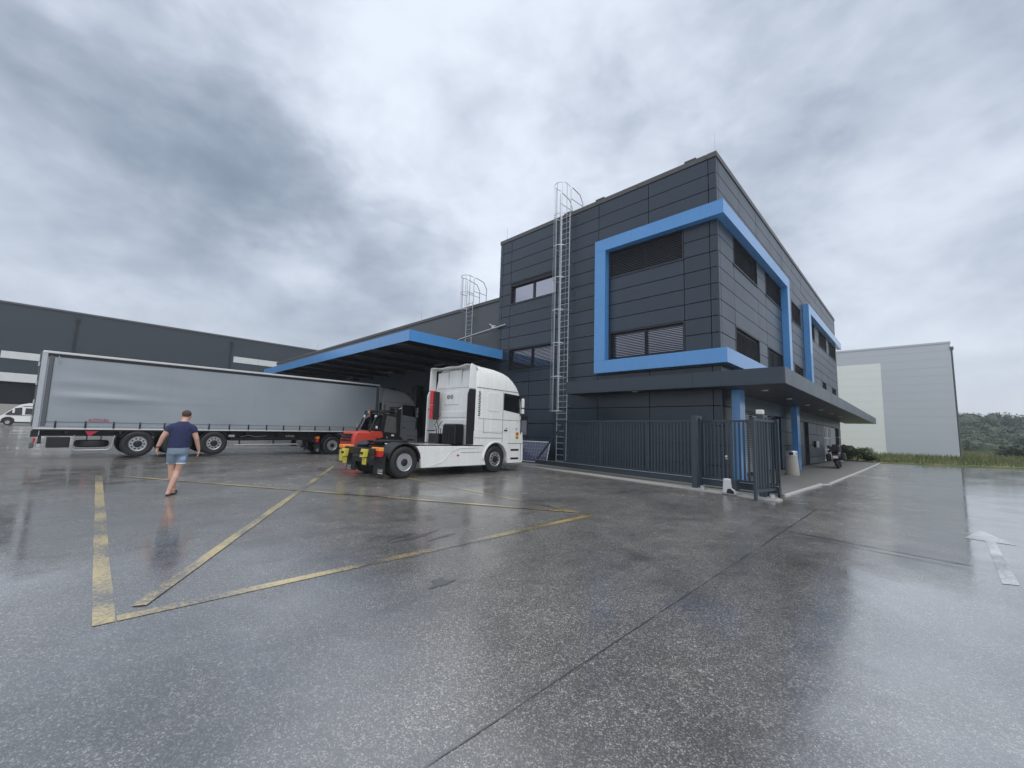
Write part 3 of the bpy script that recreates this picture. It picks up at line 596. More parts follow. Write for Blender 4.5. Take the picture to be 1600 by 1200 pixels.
while z < 14.3:
    z1 = min(z + 1.04, 14.45)
    if z1 - z > .1:
        if z1 <= 12.6: ubox('wall_panel', PALEG, gw, -30, -3.52, 75, 75.055, z, z1 - .011, off=GB); ubox('wall_panel', GREYW, gw, -3.50, 3.15, 75, 75.055, z, z1 - .011, off=GB)
        else: ubox('wall_panel', GREYW, gw, -30, 3.15, 75, 75.055, z, z1 - .011, off=GB)
    z += 1.04
box(-60.1, 3.2, 74.95, 75.4, 14.46, 14.70).build('roof_edge', GREYW, gw, off=GB)
MB().tube([(3.24, 75.1, .1), (3.24, 75.1, 13.9)], .09, 10).build('downpipe', HALLC, gw, off=GB, smooth=True); box(3.08, 3.42, 74.94, 75.3, 13.6, 14.0).build('hopper', HALLC, gw, off=GB)

# ------------------------------------------------------------------ sliding gate
GA = math.pi - .164
gate = thing('sliding_gate', 'long dark grey sliding gate of upright bars in front of the office', 'gate', (-2.80, 13.27, 0), GA)
GLN, GTL = 8.45, 10.35
box(0, GTL, -.06, .06, .14, .32).build('bottom_beam', FENCE, gate, bevel=.01)
box(.02, GTL - .1, .061, .085, .33, .345).build('guide_strip', GALV, gate)
box(0, GTL - .2, -.03, .03, 2.07, 2.13).build('top_rail', FENCE, gate, bevel=.006)
box(.06, GLN, -.025, .025, .322, .40).build('lower_rail', FENCE, gate)
for u in (0.03, 2.15, 4.25, 6.35, GLN): box(u - .03, u + .03, -.028, .028, .41, 2.068).build('stile', FENCE, gate)
MB().bar((GLN + .05, 0, 2.04), (GTL - .1, 0, .36), .05, .07).build('brace', FENCE, gate)
br = box(-.027, .027, -.012, .012, .402, 2.068).mesh('bar'); br.materials.append(FENCE)
u = .17
while u < GLN - .08:
    if min(abs(u - s) for s in (2.15, 4.25, 6.35)) > .05: link('bar', br, gate, (u, 0, 0))
    u += .125
MB().lathe([(.004, -.01), (.03, -.01), (.03, .03), (.004, .03)], (1.42, .03, 1.05), 'y', 12).build('lock', CHROME, gate); MB().tube([(1.42, .03, .98), (1.42, .10, .98), (1.34, .10, .98)], .012, 8).build('handle', CHROME, gate)
def portal(loc, label, cap):
    p = thing('gate_portal', label, 'gate post', loc, 0, 'portals guiding the sliding gate')
    box(-.08, .08, -.08, .08, .02, 2.24).build('post', FENCE, p, bevel=.01); box(-.07, .07, .30, .42, .02, 2.24).build('rear_post', FENCE, p, bevel=.01)
    box(-.07, .07, .081, .299, 2.16, 2.22).build('bridge', FENCE, p)
    box(-.17, .30, -.13, .16, .012, .04).build('base_plate', GALV, p, bevel=.006); MB().tube([(.2, 0, .04), (.2, 0, .12)], .07, 12).build('roller', GALV, p, smooth=True)
    for x in (-.13, .13): MB().tube([(x, -.1, .04), (x, -.1, .07)], .014, 6).build('bolt', GALV, p)
    if cap: box(-.1, .08, -.08, .08, 2.243, 2.37).build('signal_box', OFFW, p, bevel=.02)
    return p
portal((-5.03, 13.22, .02), 'square dark gate post farther from the pavement corner, without a box on top', False)
portal((-3.14, 12.93, .02), 'square dark gate post at the pavement corner with pale signal box on top', True)
rg = thing('gate_receiver_frame', 'short dark barred gate frame at the pavement corner behind the sliding gate end', 'gate', (-2.86, 13.45, 0), math.pi + 1.35)
for z in (.22, 2.05): box(0, 1.3, -.03, .03, z, z + .07).build('rail', FENCE, rg)
for u in (.03, 1.27): box(u - .035, u + .035, -.032, .032, .02, 2.15).build('stile', FENCE, rg)
for i in range(8): box(.14 + i * .14, .18 + i * .14, -.012, .012, .29, 2.05).build('bar', FENCE, rg)
gm = thing('gate_motor', 'white gate motor housing with dark base on the concrete strip', 'gate motor', (-3.95, 12.92, .03), -.15)
MB().prism([(-.17, .02), (.17, .02), (.17, .12), (.08, .16), (.05, .40), (-.15, .42), (-.17, .1)], -.12, .10, 'y').build('housing', OFFW, gm, bevel=.02)
MB().prism([(-.06, .0), (.15, .0), (.15, .09), (.06, .16), (-.03, .14)], -.135, -.119, 'y').build('cover', BLACKM, gm, bevel=.008)
box(.04, .20, -.08, .14, .10, .42).build('gearbox', FENCE, gm, bevel=.02); box(-.2, .24, -.14, .16, 0, .018).build('base_plate', GALV, gm)

# leaning solar module
sp = thing('solar_panel', 'blue solar panel with silver frame leaning on the wall beside the ladder', 'solar panel', (-14.0, 15.78, .12)); sp.rotation_euler = (R(-14), 0, R(-3))
box(-.95, .95, 0, .035, .02, 1.02).build('cells', SOLAR, sp)
for q in ((-.98, .98, 1.02, 1.05), (-.98, .98, 0, .03)): box(q[0], q[1], -.006, .04, q[2], q[3]).build('frame_rail', CHROME, sp)
for q in (-.98, .95): box(q, q + .03, -.005, .039, .03, 1.02).build('frame_rail', CHROME, sp)
b = MB()
for i in range(1, 6): b.box(-.94, .94, -.004, -.001, i * .167 + .012, i * .167 + .017)
for i in range(1, 10): b.box(-.95 + i * .19, -.944 + i * .19, -.0035, -.0012, .03, 1.01)
stuff(b.build('cell_lines', GALV, sp))

# litter bin
lb = thing('litter_bin', 'round washed-concrete litter bin with metal top beside the blue column', 'bin', (-4.28, 22.5, .05))
MB().lathe([(.01, 0), (.27, 0), (.28, .05), (.255, .4), (.23, .82), (.225, .85), (.01, .85)], axis='z', n=28).build('body', WASHC, lb, smooth=True)
MB().lathe([(.01, .855), (.235, .855), (.235, 1.05), (.215, 1.08), (.01, 1.08)], axis='z', n=28).build('hood', GALV, lb, smooth=True)
box(-.05, .11, -.25, -.2, .9, 1.02).build('opening', BLACK, lb, bevel=.01); MB().lathe([(.004, 0), (.04, 0), (.04, .03), (.004, .03)], (.2, -.1, 0.96), 'y', 12).build('ashtray', BLACK, lb)

# ------------------------------------------------------------------ wheels
WM = {}
def wheel_meshes(kind, r, w):
    k = (kind, r, w)
    if k in WM: return WM[k]
    h = w / 2; ri = r * .57
    t = MB(); prof = [(ri, -h + .02), (ri + .02, -h), (r * .84, -h - .012), (r * .95, -h + .008), (r, -h + .045)]
    for i in range(4):
        a = -h + .06 + (w - .12) * i / 4; b_ = -h + .06 + (w - .12) * (i + 1) / 4; prof += [(r, a), (r, b_ - .014), (r - .012, b_ - .012), (r - .012, b_ - .002)]
    prof += [(r, h - .045), (r * .95, h - .008), (r * .84, h + .012), (ri + .02, h), (ri, h - .02)]
    t.lathe(prof, axis='x', n=36, closed=False); tm = t.mesh('tyre', True, ang=50); tm.materials.append(RUBBER)
    rm = MB(); s = r / .5
    if kind == 'front': pr = [(ri, h - .01), (ri - .012, h + .012), (ri - .03, h), (ri - .04, h - .05), (.238 * s, h - .05), (.222 * s, h - .012), (.13 * s, h - .006), (.12 * s, h - .006), (.01, h - .006)]
    elif kind == 'dish': pr = [(ri, h - .01), (ri - .012, h + .012), (ri - .03, h), (ri - .04, h - .10), (.235 * s, h - .15), (.15 * s, h - .16), (.115 * s, h - .16), (.11 * s, h - .03), (.085 * s, h - .005), (.01, h - .003)]
    else: pr = [(ri, h - .01), (ri - .012, h + .01), (ri - .03, h), (ri - .05, h - .04), (.12 * s, h - .03), (.05 * s, h - .01), (.01, h - .01)]
    rm.lathe(pr, axis='x', n=32, closed=True); rmm = rm.mesh('rim', True); rmm.materials.append(RIM)
    dk = MB(); n = 10 if kind != 'car' else 5
    hx = {'front': h - .010, 'dish': h - .148, 'car': h - .028}[kind]; hr = {'front': .196 * s, 'dish': .195 * s, 'car': .2 * s}[kind]
    for i in range(n):
        a = 2 * math.pi * (i + .5) / n; dk.lathe([(.001, hx), (.033 * s, hx), (.033 * s, hx + .004), (.001, hx + .005)], (0, hr * math.cos(a), hr * math.sin(a)), 'x', 8)
    dkm = dk.mesh('rim_openings'); dkm.materials.append(BLACK)
    nb = MB(); nx = {'front': h + .0, 'dish': h - .155, 'car': h - .02}[kind]
    for i in range(n):
        a = 2 * math.pi * i / n; nb.lathe([(.001, nx), (.013 * s, nx), (.013 * s, nx + .03), (.001, nx + .032)], (0, .155 * s * math.cos(a), .155 * s * math.sin(a)), 'x', 6)
    hb = MB().lathe([(.01, h - .02), (.118 * s, h - .02), (.118 * s, h + .0), (.1 * s, h + .012), (.01, h + .014)] if kind == 'dish' else [(.01, h - .004), (.135 * s, h - .004), (.13 * s, h + .02), (.10 * s, h + .035), (.085 * s, h + .07), (.01, h + .075)] if kind == 'front' else [(.005, h - .02), (.05 * s, h - .02), (.045 * s, h), (.005, h)], axis='x', n=16)
    nbm = nb.mesh('wheel_nuts'); nbm.materials.append(GALV); hbm = hb.mesh('hub', True); hbm.materials.append(RIM if kind == 'car' else BLACKM)
    WM[k] = (tm, rmm, dkm, nbm, hbm); return WM[k]
def wheel(parent, x, y, z, r, w, side, kind='front', spin=0.0):
    tm, rm, dk, nb, hb = wheel_meshes(kind, r, w)
    wo = link('wheel', tm, parent, (x, y, z)); wo.rotation_euler = (spin, 0, 0 if side > 0 else math.pi)
    link('rim', rm, wo); stuff(link('rim_openings', dk, wo)); stuff(link('wheel_nuts', nb, wo)); link('hub', hb, wo); return wo
def rr(hx, y0, y1, r, z, n=5, x0=None):
    x0 = -hx if x0 is None else x0; pts = []
    for cx, cy, a0 in ((hx - r, y1 - r, 0), (x0 + r, y1 - r, 90), (x0 + r, y0 + r * .6, 180), (hx - r, y0 + r * .6, 270)):
        rad = r if a0 < 180 else r * .6
        cx2 = cx if a0 < 180 else (x0 + rad if a0 == 180 else hx - rad)
        for k in range(n + 1): t = R(a0 + 90 * k / n); pts.append((cx2 + rad * math.cos(t), cy + rad * math.sin(t), z))
    return pts

# ------------------------------------------------------------------ tractor units
def make_tractor(label, loc, rz, paint, detail=True):
    T = thing('tractor_unit', label, 'truck', loc, rz, 'road tractor units'); FA = 4.06; HW = 1.25
    low = MB(); arc = [(FA + .63 * math.cos(R(a)), .50 + .63 * math.sin(R(a))) for a in range(-5, 186, 10)]
    low.prism([(2.87, 1.04), (2.87, 1.56), (5.60, 1.56), (5.64, 1.2), (5.66, .42), (5.60, .34), (4.72, .34)] + arc + [(3.43, .98), (3.38, 1.04)], -HW, HW, 'x')
    low.build('cab_lower', paint, T, bevel=.03)
    lip = MB(); o = [(FA + .70 * math.cos(R(a)), .50 + .70 * math.sin(R(a))) for a in range(-2, 181, 10)]; i_ = [(FA + .63 * math.cos(R(a)), .50 + .63 * math.sin(R(a))) for a in range(180, -3, -10)]
    for s in (-1, 1): MB().prism(o + i_, s * 1.20, s * 1.275, 'x').build('wheel_arch_lip', paint, T, bevel=.015)
    MB().prism([(FA + .62 * math.cos(R(a)), .50 + .62 * math.sin(R(a))) for a in range(0, 181, 10)], -1.1, 1.1, 'x').build('wheel_housing', BLACK, T)
    secs = []
    for z, yr, yf, hw, r in ((1.563, 2.87, 5.60, 1.25, .12), (2.3, 2.87, 5.58, 1.25, .14), (2.75, 2.87, 5.56, 1.25, .2), (3.08, 2.87, 5.51, 1.248, .26), (3.24, 2.87, 5.46, 1.24, .3), (3.38, 2.88, 5.40, 1.228, .34), (3.6, 2.90, 5.22, 1.20, .38), (3.78, 2.93, 5.00, 1.16, .4), (3.90, 2.95, 4.72, 1.11, .4), (3.985, 2.98, 4.30, 1.05, .4), (4.03, 3.0, 3.8, .97, .34), (4.045, 3.05, 3.5, .85, .2)):
        secs.append(rr(hw, yr, yf, r, z))
    cab = MB().loft(secs).build('cab', paint, T, smooth=True, ang=32)
    box(-1.10, 1.10, 5.44, 5.64, 2.2, 3.12).build('windscreen', DGLASS, T, bevel=.05)
    for s in (-1, 1):
        X0, X1 = (1.242, 1.258) if s > 0 else (-1.258, -1.242)
        MB().prism([(4.42, 2.42), (5.42, 2.32), (5.40, 2.62), (5.36, 3.06), (4.46, 3.10), (4.42, 3.06)], X0, X1, 'x').build('side_window', DGLASS, T)
        if detail or s > 0:
            for poly in ([(4.385, .95), (4.40, .95), (4.40, 3.12), (4.385, 3.12)], [(3.08, 2.02), (5.5, 2.02), (5.5, 2.033), (3.08, 2.033)], [(3.35, 1.50), (4.385, 1.50), (4.385, 1.513), (3.35, 1.513)], [(3.35, 1.513), (3.363, 1.513), (3.363, 2.02), (3.35, 2.02)], [(2.95, 3.185), (5.4, 3.185), (5.4, 3.20), (2.95, 3.20)]):
                MB().prism(poly, X0 + (.002 if s > 0 else .004), X1 - .004 if s > 0 else X1 - .002, 'x').build('panel_gap', BLACK, T)
            MB().prism([(3.60, 2.33), (4.12, 2.33), (4.18, 2.39), (4.18, 3.0), (4.12, 3.06), (3.60, 3.06), (3.54, 3.0), (3.54, 2.39)], X0, X0 + .02 if s > 0 else X1, 'x').build('sleeper_hatch', paint, T, bevel=.008)
            g_ = MB()
            for k in range(13):
                for j in range(2): g_.box(X1 - .006 if s > 0 else X0 - .002, X1 + .002 if s > 0 else X0 + .006, 3.04 + j * .055 + (k % 2) * .02, 3.08 + j * .055 + (k % 2) * .02, 2.12 + k * .073, 2.165 + k * .073)
            stuff(g_.build('vent_grille', BLACK, T))
            box(X1 if s > 0 else X0 - .02, X1 + .02 if s > 0 else X0, 4.48, 4.66, 1.60, 1.64).build('door_handle', BLACKM, T)
        box(s * 1.25 if s > 0 else -1.42, 1.42 if s > 0 else -1.25, 5.40, 5.46, 2.26, 2.32).build('mirror_arm', BLACK, T)
        box(min(s * 1.27, s * 1.38), max(s * 1.27, s * 1.38), 5.44, 5.56, 2.56, 2.96).build('mirror', paint, T, bevel=.04); box(min(s * 1.27, s * 1.38), max(s * 1.27, s * 1.38), 5.44, 5.56, 2.30, 2.52).build('mirror', paint, T, bevel=.04)
        # side fairings behind the cab: pale collar above, black fin below
        MB().prism([(2.90, 3.12), (2.90, 4.0), (2.66, 4.06), (2.60, 3.9), (2.58, 3.12)], min(s * 1.18, s * 1.225), max(s * 1.18, s * 1.225), 'x').build('roof_fairing', paint, T, bevel=.015)
        MB().prism([(2.90, 1.06), (2.90, 3.10), (2.60, 3.10), (2.52, 2.9), (2.52, 1.06)], min(s * 1.20, s * 1.245), max(s * 1.20, s * 1.245), 'x').build('side_fin', BLACK if s > 0 else paint, T, bevel=.012)
        for zs in (.46, .80): box(min(s * 1.0, s * 1.258), max(s * 1.0, s * 1.258), 4.90, 5.40, zs, zs + .09).build('step', BLACK, T, bevel=.02)
        box(min(s * 1.245, s * 1.256), max(s * 1.245, s * 1.256), 4.72, 5.62, 1.10, 1.115).build('bumper_gap', BLACK, T); box(min(s * 1.245, s * 1.256), max(s * 1.245, s * 1.256), 5.50, 5.515, .40, 1.10).build('bumper_gap', BLACK, T)
        box(min(s * 1.245, s * 1.256), max(s * 1.245, s * 1.256), 2.9, 4.385, 1.30, 1.312).build('panel_gap', BLACK, T); MB().tube([(s * 1.27, 5.46, 1.5), (s * 1.29, 5.46, 1.8), (s * 1.27, 5.46, 2.1)], .018, 6).build('grab_handle', BLACK, T, smooth=True)
    # roof spoiler lip, dipping in the middle
    secs = []
    for k in range(13):
        x = -1.2 + 2.4 * k / 12; dz = -.10 * math.exp(-((abs(x) - .55) / .35) ** 2) * .5 - .05 * (1 - abs(x) / 1.2) + (0 if abs(x) < 1.1 else -.05)
        secs.append([(x, 2.58, 4.07 + dz), (x, 3.1, 4.05 + dz), (x, 3.1, 4.02 + dz), (x, 2.6, 4.03 + dz)])
    MB().loft(secs).build('roof_spoiler', paint, T, smooth=True)
    # rear wall
    for q in ((-1.0, -.35, 3.2, 3.85), (-.30, .45, 3.2, 3.9), (.5, 1.0, 3.2, 3.85)): box(q[0], q[1], 2.845, 2.90, q[2], q[3]).build('rear_panel', paint, T, bevel=.02)
    for q in ((-.55, .35, 2.55, 3.05), (-.75, .85, 2.05, 2.3), (-.75, .85, 1.75, 1.98)): box(q[0], q[1], 2.85, 2.89, q[2], q[3]).build('rear_panel', paint, T, bevel=.025)
    for x in (-.28, -.08): MB().lathe([(.001, 2.842), (.085, 2.842), (.085, 2.849), (.001, 2.849)], (x, 0, 2.86), 'y', 20).build('speed_sticker', PRINT_W, T); MB().lathe([(.055, 2.838), (.083, 2.838), (.083, 2.841), (.055, 2.841)], (x, 0, 2.86), 'y', 20, False).build('sticker_ring', PRINT_B, T); text('sticker_number', '80' if x < -.2 else '90', .075, PRINT_B, T, (x, 2.838, 2.86), (R(90), 0, 0), .001)
    if detail:
        for z in (1.98, 2.56): box(-.98, -.80, 2.46, 2.70, z, z + .54).build('extinguisher_box', RED, T, bevel=.03)
        box(-.79, -.66, 2.5, 2.72, 1.95, 3.06).build('box_bracket', BLACK, T, bevel=.02)
        MB().tube([(-1.08, 2.55, 1.05), (-1.08, 2.55, 3.0)], .022, 8).build('stack_pipe', GALV, T, smooth=True)
        for z in (1.5, 2.35): box(-1.14, -.68, 2.53, 2.60, z, z + .04).build('clamp', BLACKM, T)
        box(.10, .78, 2.35, 2.80, 1.02, 1.80).build('engine_tunnel', BLACKM, T, bevel=.05); box(-.72, -.12, 2.3, 2.8, 1.02, 1.42).build('battery_box', BLACK, T, bevel=.03)
        for i in range(7): MB().tube([(.16 + i * .09, 2.33, 1.05), (.16 + i * .09, 2.29, 1.35 + .05 * math.sin(i * 2)), (.16 + i * .09, 2.33, 1.74)], .025, 6).build('hose', BLACK, T, smooth=True)
        for i, (x, h) in enumerate(((-.55, 2.0), (-.42, 2.15), (-.3, 1.9))):
            MB().tube([(x, 2.6, h), (x + .1, 2.35, h - .25), (x + .2, 2.4, 1.6), (x + .05, 2.5, 1.3)], .015, 6).build('air_hose', BLACK, T, smooth=True)
    # chassis
    for x in (-.42, .36): box(x, x + .06, -.78, 2.9, .72, 1.0).build('frame_rail', BLACKM, T, bevel=.01)
    box(-.95, .95, -.92, -.78, .70, .92).build('rear_crossmember', BLACKM, T, bevel=.015); box(-.30, .30, -.98, -.86, .48, .70).build('tow_coupling', BLACKM, T, bevel=.04)
    MB().lathe([(.12, -.012), (.50, 0), (.52, .035), (.47, .06), (.12, .05)], (0, .35, 1.10), 'z', 28, False).build('fifth_wheel', BLACKM, T, smooth=True)
    MB().prism([(-.48, .1), (.48, .1), (.42, -.42), (.16, -.55), (.08, -.05), (-.08, -.05), (-.16, -.55), (-.42, -.42)], 1.08, 1.15, 'z').build('coupling_plate', BLACKM, T, bevel=.012)
    box(-.7, .7, .9, 2.3, 1.0, 1.04).build('catwalk', CHROME if detail else BLACKM, T, bevel=.006)
    for s in (-1, 1):
        f = MB(); o = [(.62 * math.cos(R(a)), .50 + .62 * math.sin(R(a))) for a in range(8, 173, 12)]; i_ = [(.565 * math.cos(R(a)), .50 + .565 * math.sin(R(a))) for a in range(172, 7, -12)]
        f.prism(o + i_, min(s * .55, s * 1.23), max(s * .55, s * 1.23), 'x'); f.build('rear_fender', BLACK, T, bevel=.015)
        box(min(s * .58, s * 1.20), max(s * .58, s * 1.20), -.70, -.665, .14, .72).build('mudflap', BLACK, T)
        text('lettering', 'DAF', .13, PRINT_W, T, (s * 1.0, -.703, .25), (R(90), 0, 0), .001, 1.15); box(s * 1.0 - .13, s * 1.0 + .13, -.706, -.702, .165, .19).build('flap_bar', PRINT_W, T)
        box(min(s * .68, s * 1.16), max(s * .68, s * 1.16), -.86, -.715, .68, .84).build('tail_lamp', REDLENS, T, bevel=.02); box(min(s * .68, s * 1.18), max(s * .68, s * 1.18), -.87, -.72, .845, .965).build('indicator_lamp', ORANGE, T, bevel=.02)
        wheel(T, s * 1.07, 0, .50, .50, .30, s, 'dish', .3); wheel(T, s * .72, 0, .50, .50, .28, s, 'car'); wheel(T, s * 1.06, FA, .50, .50, .31, s, 'front', .1)
        sk = MB().prism([(.64, .30), (3.56, .30), (3.45, .60), (3.50, 1.0), (.42, 1.0), (.58, .75)], min(s * 1.13, s * 1.235), max(s * 1.13, s * 1.235), 'x').build('side_skirt', paint if detail else BLACKM, T, bevel=.02)
        if detail and s > 0:
            MB().tube([(1.241, 1.0, .34), (1.241, 1.5, .48), (1.241, 1.85, .82), (1.241, 2.2, .93), (1.241, 3.2, .95)], .010, 6).build('skirt_crease', OFFW, sk, smooth=True)
            box(1.236, 1.25, 2.12, 2.22, .66, .71).build('side_marker', REDLENS, sk); box(1.236, 1.242, 2.3, 3.3, .775, .783).build('skirt_gap', BLACK, sk)
    box(-1.0, 1.0, .9, 3.2, .45, .72).build('tank_block', BLACKM, T, bevel=.05)
    if detail:
        for x, z in ((.40, .64), (-.86, .60)):
            c = MB().prism([(-1.10, z), (-.94, z), (-.90, z + .24), (-1.06, z + .26)], x, x + .22, 'x').build('wheel_chock', YELLOW, T, bevel=.02); box(x + .06, x + .20, -1.112, -1.07, z + .1, z + .16).build('chock_slot', BLACK, c); box(x + .04, x + .22, -1.02, -.97, z - .22, z - .02).build('reflector_plate', YELLOW, T)
        box(-1.24, -.98, -.96, -.84, .42, .80).build('chock_holder', YELLOW, T, bevel=.02); box(-1.2, -.9, -1.0, -.7, .86, .97).build('lamp_cover', ORANGE, T, bevel=.02)
        box(1.252, 1.262, 5.18, 5.36, 1.30, 1.56).build('warning_sticker', YELLOW, T); box(1.256, 1.266, 5.21, 5.33, 1.44, 1.54).build('sticker_symbol', RED, T); box(1.2561, 1.2665, 5.22, 5.32, 1.32, 1.36).build('sticker_symbol', PRINT_B, T)
        text('lettering', 'XF', .10, PRINT_B, T, (1.256, 5.22, 1.68), (R(90), 0, R(90)), .001); text('lettering', '480', .06, PRINT_B, T, (1.256, 4.62, 1.70), (R(90), 0, R(90)), .001)
    box(-1.2, 1.2, 5.60, 5.68, .36, .75).build('bumper', paint, T, bevel=.03)
    return T
tth = R(2.2)
make_tractor('white tractor unit without trailer, red boxes on its back, parked before the office', (-11.72 - 1.2 * math.cos(tth), 7.15 - 1.2 * math.sin(tth), 0), tth, WHITE)

# ------------------------------------------------------------------ curtain-sided trailer
TR = thing('semi_trailer', 'long grey curtain-sided semi-trailer parked under the blue canopy', 'trailer', (-23.1, -1.2, .02)); TR.rotation_euler = (R(.75), 0, R(2.6)); TL, TWd = 13.7, 2.55
b = MB(); ny, nz = 180, 26; vs = []; rnd = random.Random(3)
for j in range(nz + 1):
    for i in range(ny + 1):
        y = .18 + (TL - .38) * i / ny; z = 1.30 + 2.52 * j / nz
        ed = min(1, i / 3, (ny - i) / 3) * math.sin(math.pi * j / nz)
        off = .018 * ed * math.sin(y * 1.35) + .012 * ed * math.sin(y * 3.1 + z * 2) + .085 * math.exp(-((y - 1.7) / 1.2) ** 2 - ((z - 2.34) / .13) ** 2) + .012 * ed * math.sin(z * 9 + y * .7) * math.exp(-((y - 1.5) / 2.5) ** 2) + .02 * math.exp(-((y - 1.2) / .9) ** 2 - ((z - 2.9) / .07) ** 2) + .02 * math.exp(-((y - 3.2) / 1.6) ** 2 - ((z - 2.30) / .08) ** 2)
        off += .010 * ed * sum(math.exp(-((y - p) / .07) ** 2) for p in (3.5, 6.9, 10.3))
        vs.append((off, y, z))
b.add(vs, [(j * (ny + 1) + i, j * (ny + 1) + i + 1, (j + 1) * (ny + 1) + i + 1, (j + 1) * (ny + 1) + i) for j in range(nz) for i in range(ny)]); b.build('curtain', CURT, TR, smooth=True, recalc=False, ang=80)
box(-TWd + .02, -.06, -.07, TL - .06, 1.22, 3.86).build('load_box', GALV, TR)
box(-.07, .035, -.12, TL, 3.915, 4.0).build('roof_rail', OFFW, TR, bevel=.015); box(-.05, .012, -.10, TL - .02, 3.80, 3.91).build('curtain_track', BLACK, TR)
MB().prism([(-TWd, 3.9), (-.07, 3.9), (-.09, 3.985), (-TWd / 2, 4.01), (-TWd + .02, 3.985)], -.11, TL - .02, 'y').build('roof', OFFW, TR)
box(-.10, .02, -.14, .01, 1.14, 3.98).build('rear_post', GALV, TR, bevel=.012); box(-.10, .03, .05, .17, 1.2, 3.82).build('tension_pole', HALLC, TR, bevel=.02)
box(-.10, .02, TL - .19, TL, 1.14, 3.98).build('front_post', HALLC, TR, bevel=.012); box(-TWd, 0, TL, TL + .04, 1.14, 3.98).build('headboard', OFFW, TR)
for s in (0, 1): box(-TWd + .03 + s * 1.26, -TWd + 1.28 + s * 1.24, -.19, -.141, 1.2, 3.95).build('rear_door', HALLC, TR, bevel=.008)
for z in (1.4, 2.0, 2.7, 3.4): MB().tube([(-.02, -.18, z), (-.02, -.18, z + .16)], .028, 8).build('hinge', GALV, TR)
MB().tube([(.03, .28, 3.84), (.05, .33, 3.7), (.045, .31, 3.55)], .012, 6).build('strap_end', GALV, TR)
box(-.02, .012, -.12, TL, 1.085, 1.14).build('deck_rail', OFFW, TR, bevel=.008); box(-.03, .006, .05, TL - .05, 1.15, 1.30).build('curtain_hem', CURT, TR)
box(.008, .016, .13, TL - .1, 1.36, 1.372).build('hem_cord', HALLC, TR); box(.008, .02, .13, TL - .1, 1.225, 1.24).build('hem_rod', GALV, TR)
i = 0; y = .42
while y < TL - .3:
    bk = box(.008, .035, y - .028, y + .028, 1.14, 1.33).build('buckle', BLACK, TR, bevel=.006); box(.012, .032, y - .022, y + .022, 1.345, 1.40).build('strap', BLACK, bk); y += .795
text('lettering', 'KÖGEL', .15, PRINT_R, TR, (.03, 1.58, 1.445), (R(90), 0, R(90)), .001, 1.25); text('lettering', 'KÖGEL', .13, PRINT_W, TR, (-.30, 8.85, .83), (R(90), 0, R(90)), .001, 1.1)
for x in (-.75, -1.8): MB().prism([(.05, .82), (9.3, .82), (10.0, 1.0), (TL - .05, 1.0), (TL - .05, 1.10), (.05, 1.10)], x - .06, x + .06, 'x').build('chassis_beam', BLACKM, TR)
box(-TWd + .02, -.02, -.12, TL - .02, 1.03, 1.083).build('deck', BLACKM, TR)
for k in range(9): box(-TWd + .05, -.03, .7 + k * 1.5, .78 + k * 1.5, .9, 1.03).build('cross_member', BLACKM, TR)
AX = (2.80, 4.12, 5.44)
for y in AX:
    wheel(TR, -.20, y, .52, .53, .385, 1, 'front', y); wheel(TR, -TWd + .20, y, .52, .53, .385, -1, 'front', y); MB().tube([(-.4, y, .52), (-TWd + .4, y, .52)], .07, 10).build('axle', BLACKM, TR)
    MB().prism([(y + .60 * math.cos(R(a)), .54 + .60 * math.sin(R(a))) for a in range(25, 156, 10)] + [(y + .57 * math.cos(R(a)), .54 + .57 * math.sin(R(a))) for a in range(155, 24, -10)], -.42, -.02, 'x').build('mudguard', BLACK, TR)
box(-.36, -.04, .25, .86, .40, .80).build('tool_box', BLACK, TR, bevel=.03)
MB().tube([(-.03, .96, .86), (-.03, .93, .40), (-.03, 1.0, .30), (-.03, 1.9, .30), (-.03, 2.02, .42), (-.03, 2.08, .86)], .022, 8).build('side_guard', GALV, TR, smooth=True)
MB().lathe([(.27, .42), (.44, .40), (.50, .46), (.50, .60), (.44, .66), (.27, .64)], (-.56, 1.48, 0), 'z', 28, False).build('spare_wheel', RUBBER, TR, smooth=True); MB().tube([(-.1, 1.3, .86), (-.1, 1.3, .68)], .02, 6).build('carrier_hanger', BLACKM, TR); MB().tube([(-.1, 1.7, .86), (-.1, 1.7, .68)], .02, 6).build('carrier_hanger', BLACKM, TR)
MB().prism([(1.22, 1.04), (1.62, 1.04), (1.34, .82)], -.08, -.03, 'x').build('red_pennant', PRINT_R, TR)
box(-TWd + .1, -.05, -.16, .02, .80, 1.03).build('rear_bar', BLACKM, TR, bevel=.01); box(-TWd + .15, -.06, .0, .14, .42, .56).build('underrun_bumper', GALV, TR, bevel=.02)
box(-.30, -.06, .03, .12, .55, .86).build('bumper_hanger', BLACK, TR); box(-.45, -.05, -.08, -.02, .60, .76).build('tail_lamp', REDLENS, TR, bevel=.015); box(-.30, .02, -.16, -.04, .40, .60).build('corner_buffer', HALLC, TR, bevel=.03)
box(-.12, -.04, -.15, -.05, 1.16, 1.26).build('dock_buffer', BLACK, TR)
for s in (-.5, -2.0): box(s - .08, s + .08, 9.55, 9.75, .30, 1.0).build('landing_leg', BLACKM, TR); box(s - .16, s + .16, 9.5, 9.8, .24, .30).build('landing_foot', BLACKM, TR)
MB().tube([(-.28, 6.3, .42), (-.28, 9.2, .42)], .03, 8).build('side_guard', GALV, TR); MB().tube([(-.28, 6.3, .70), (-.28, 9.2, .70)], .03, 8).build('side_guard', BLACKM, TR)
for y in (6.5, 8.0, 9.1): box(-.30, -.26, y, y + .06, .40, .95).build('guard_post', BLACKM, TR)
box(-.255, -.245, 6.05, 6.30, .80, .90).build('reflector', PRINT_W, TR)
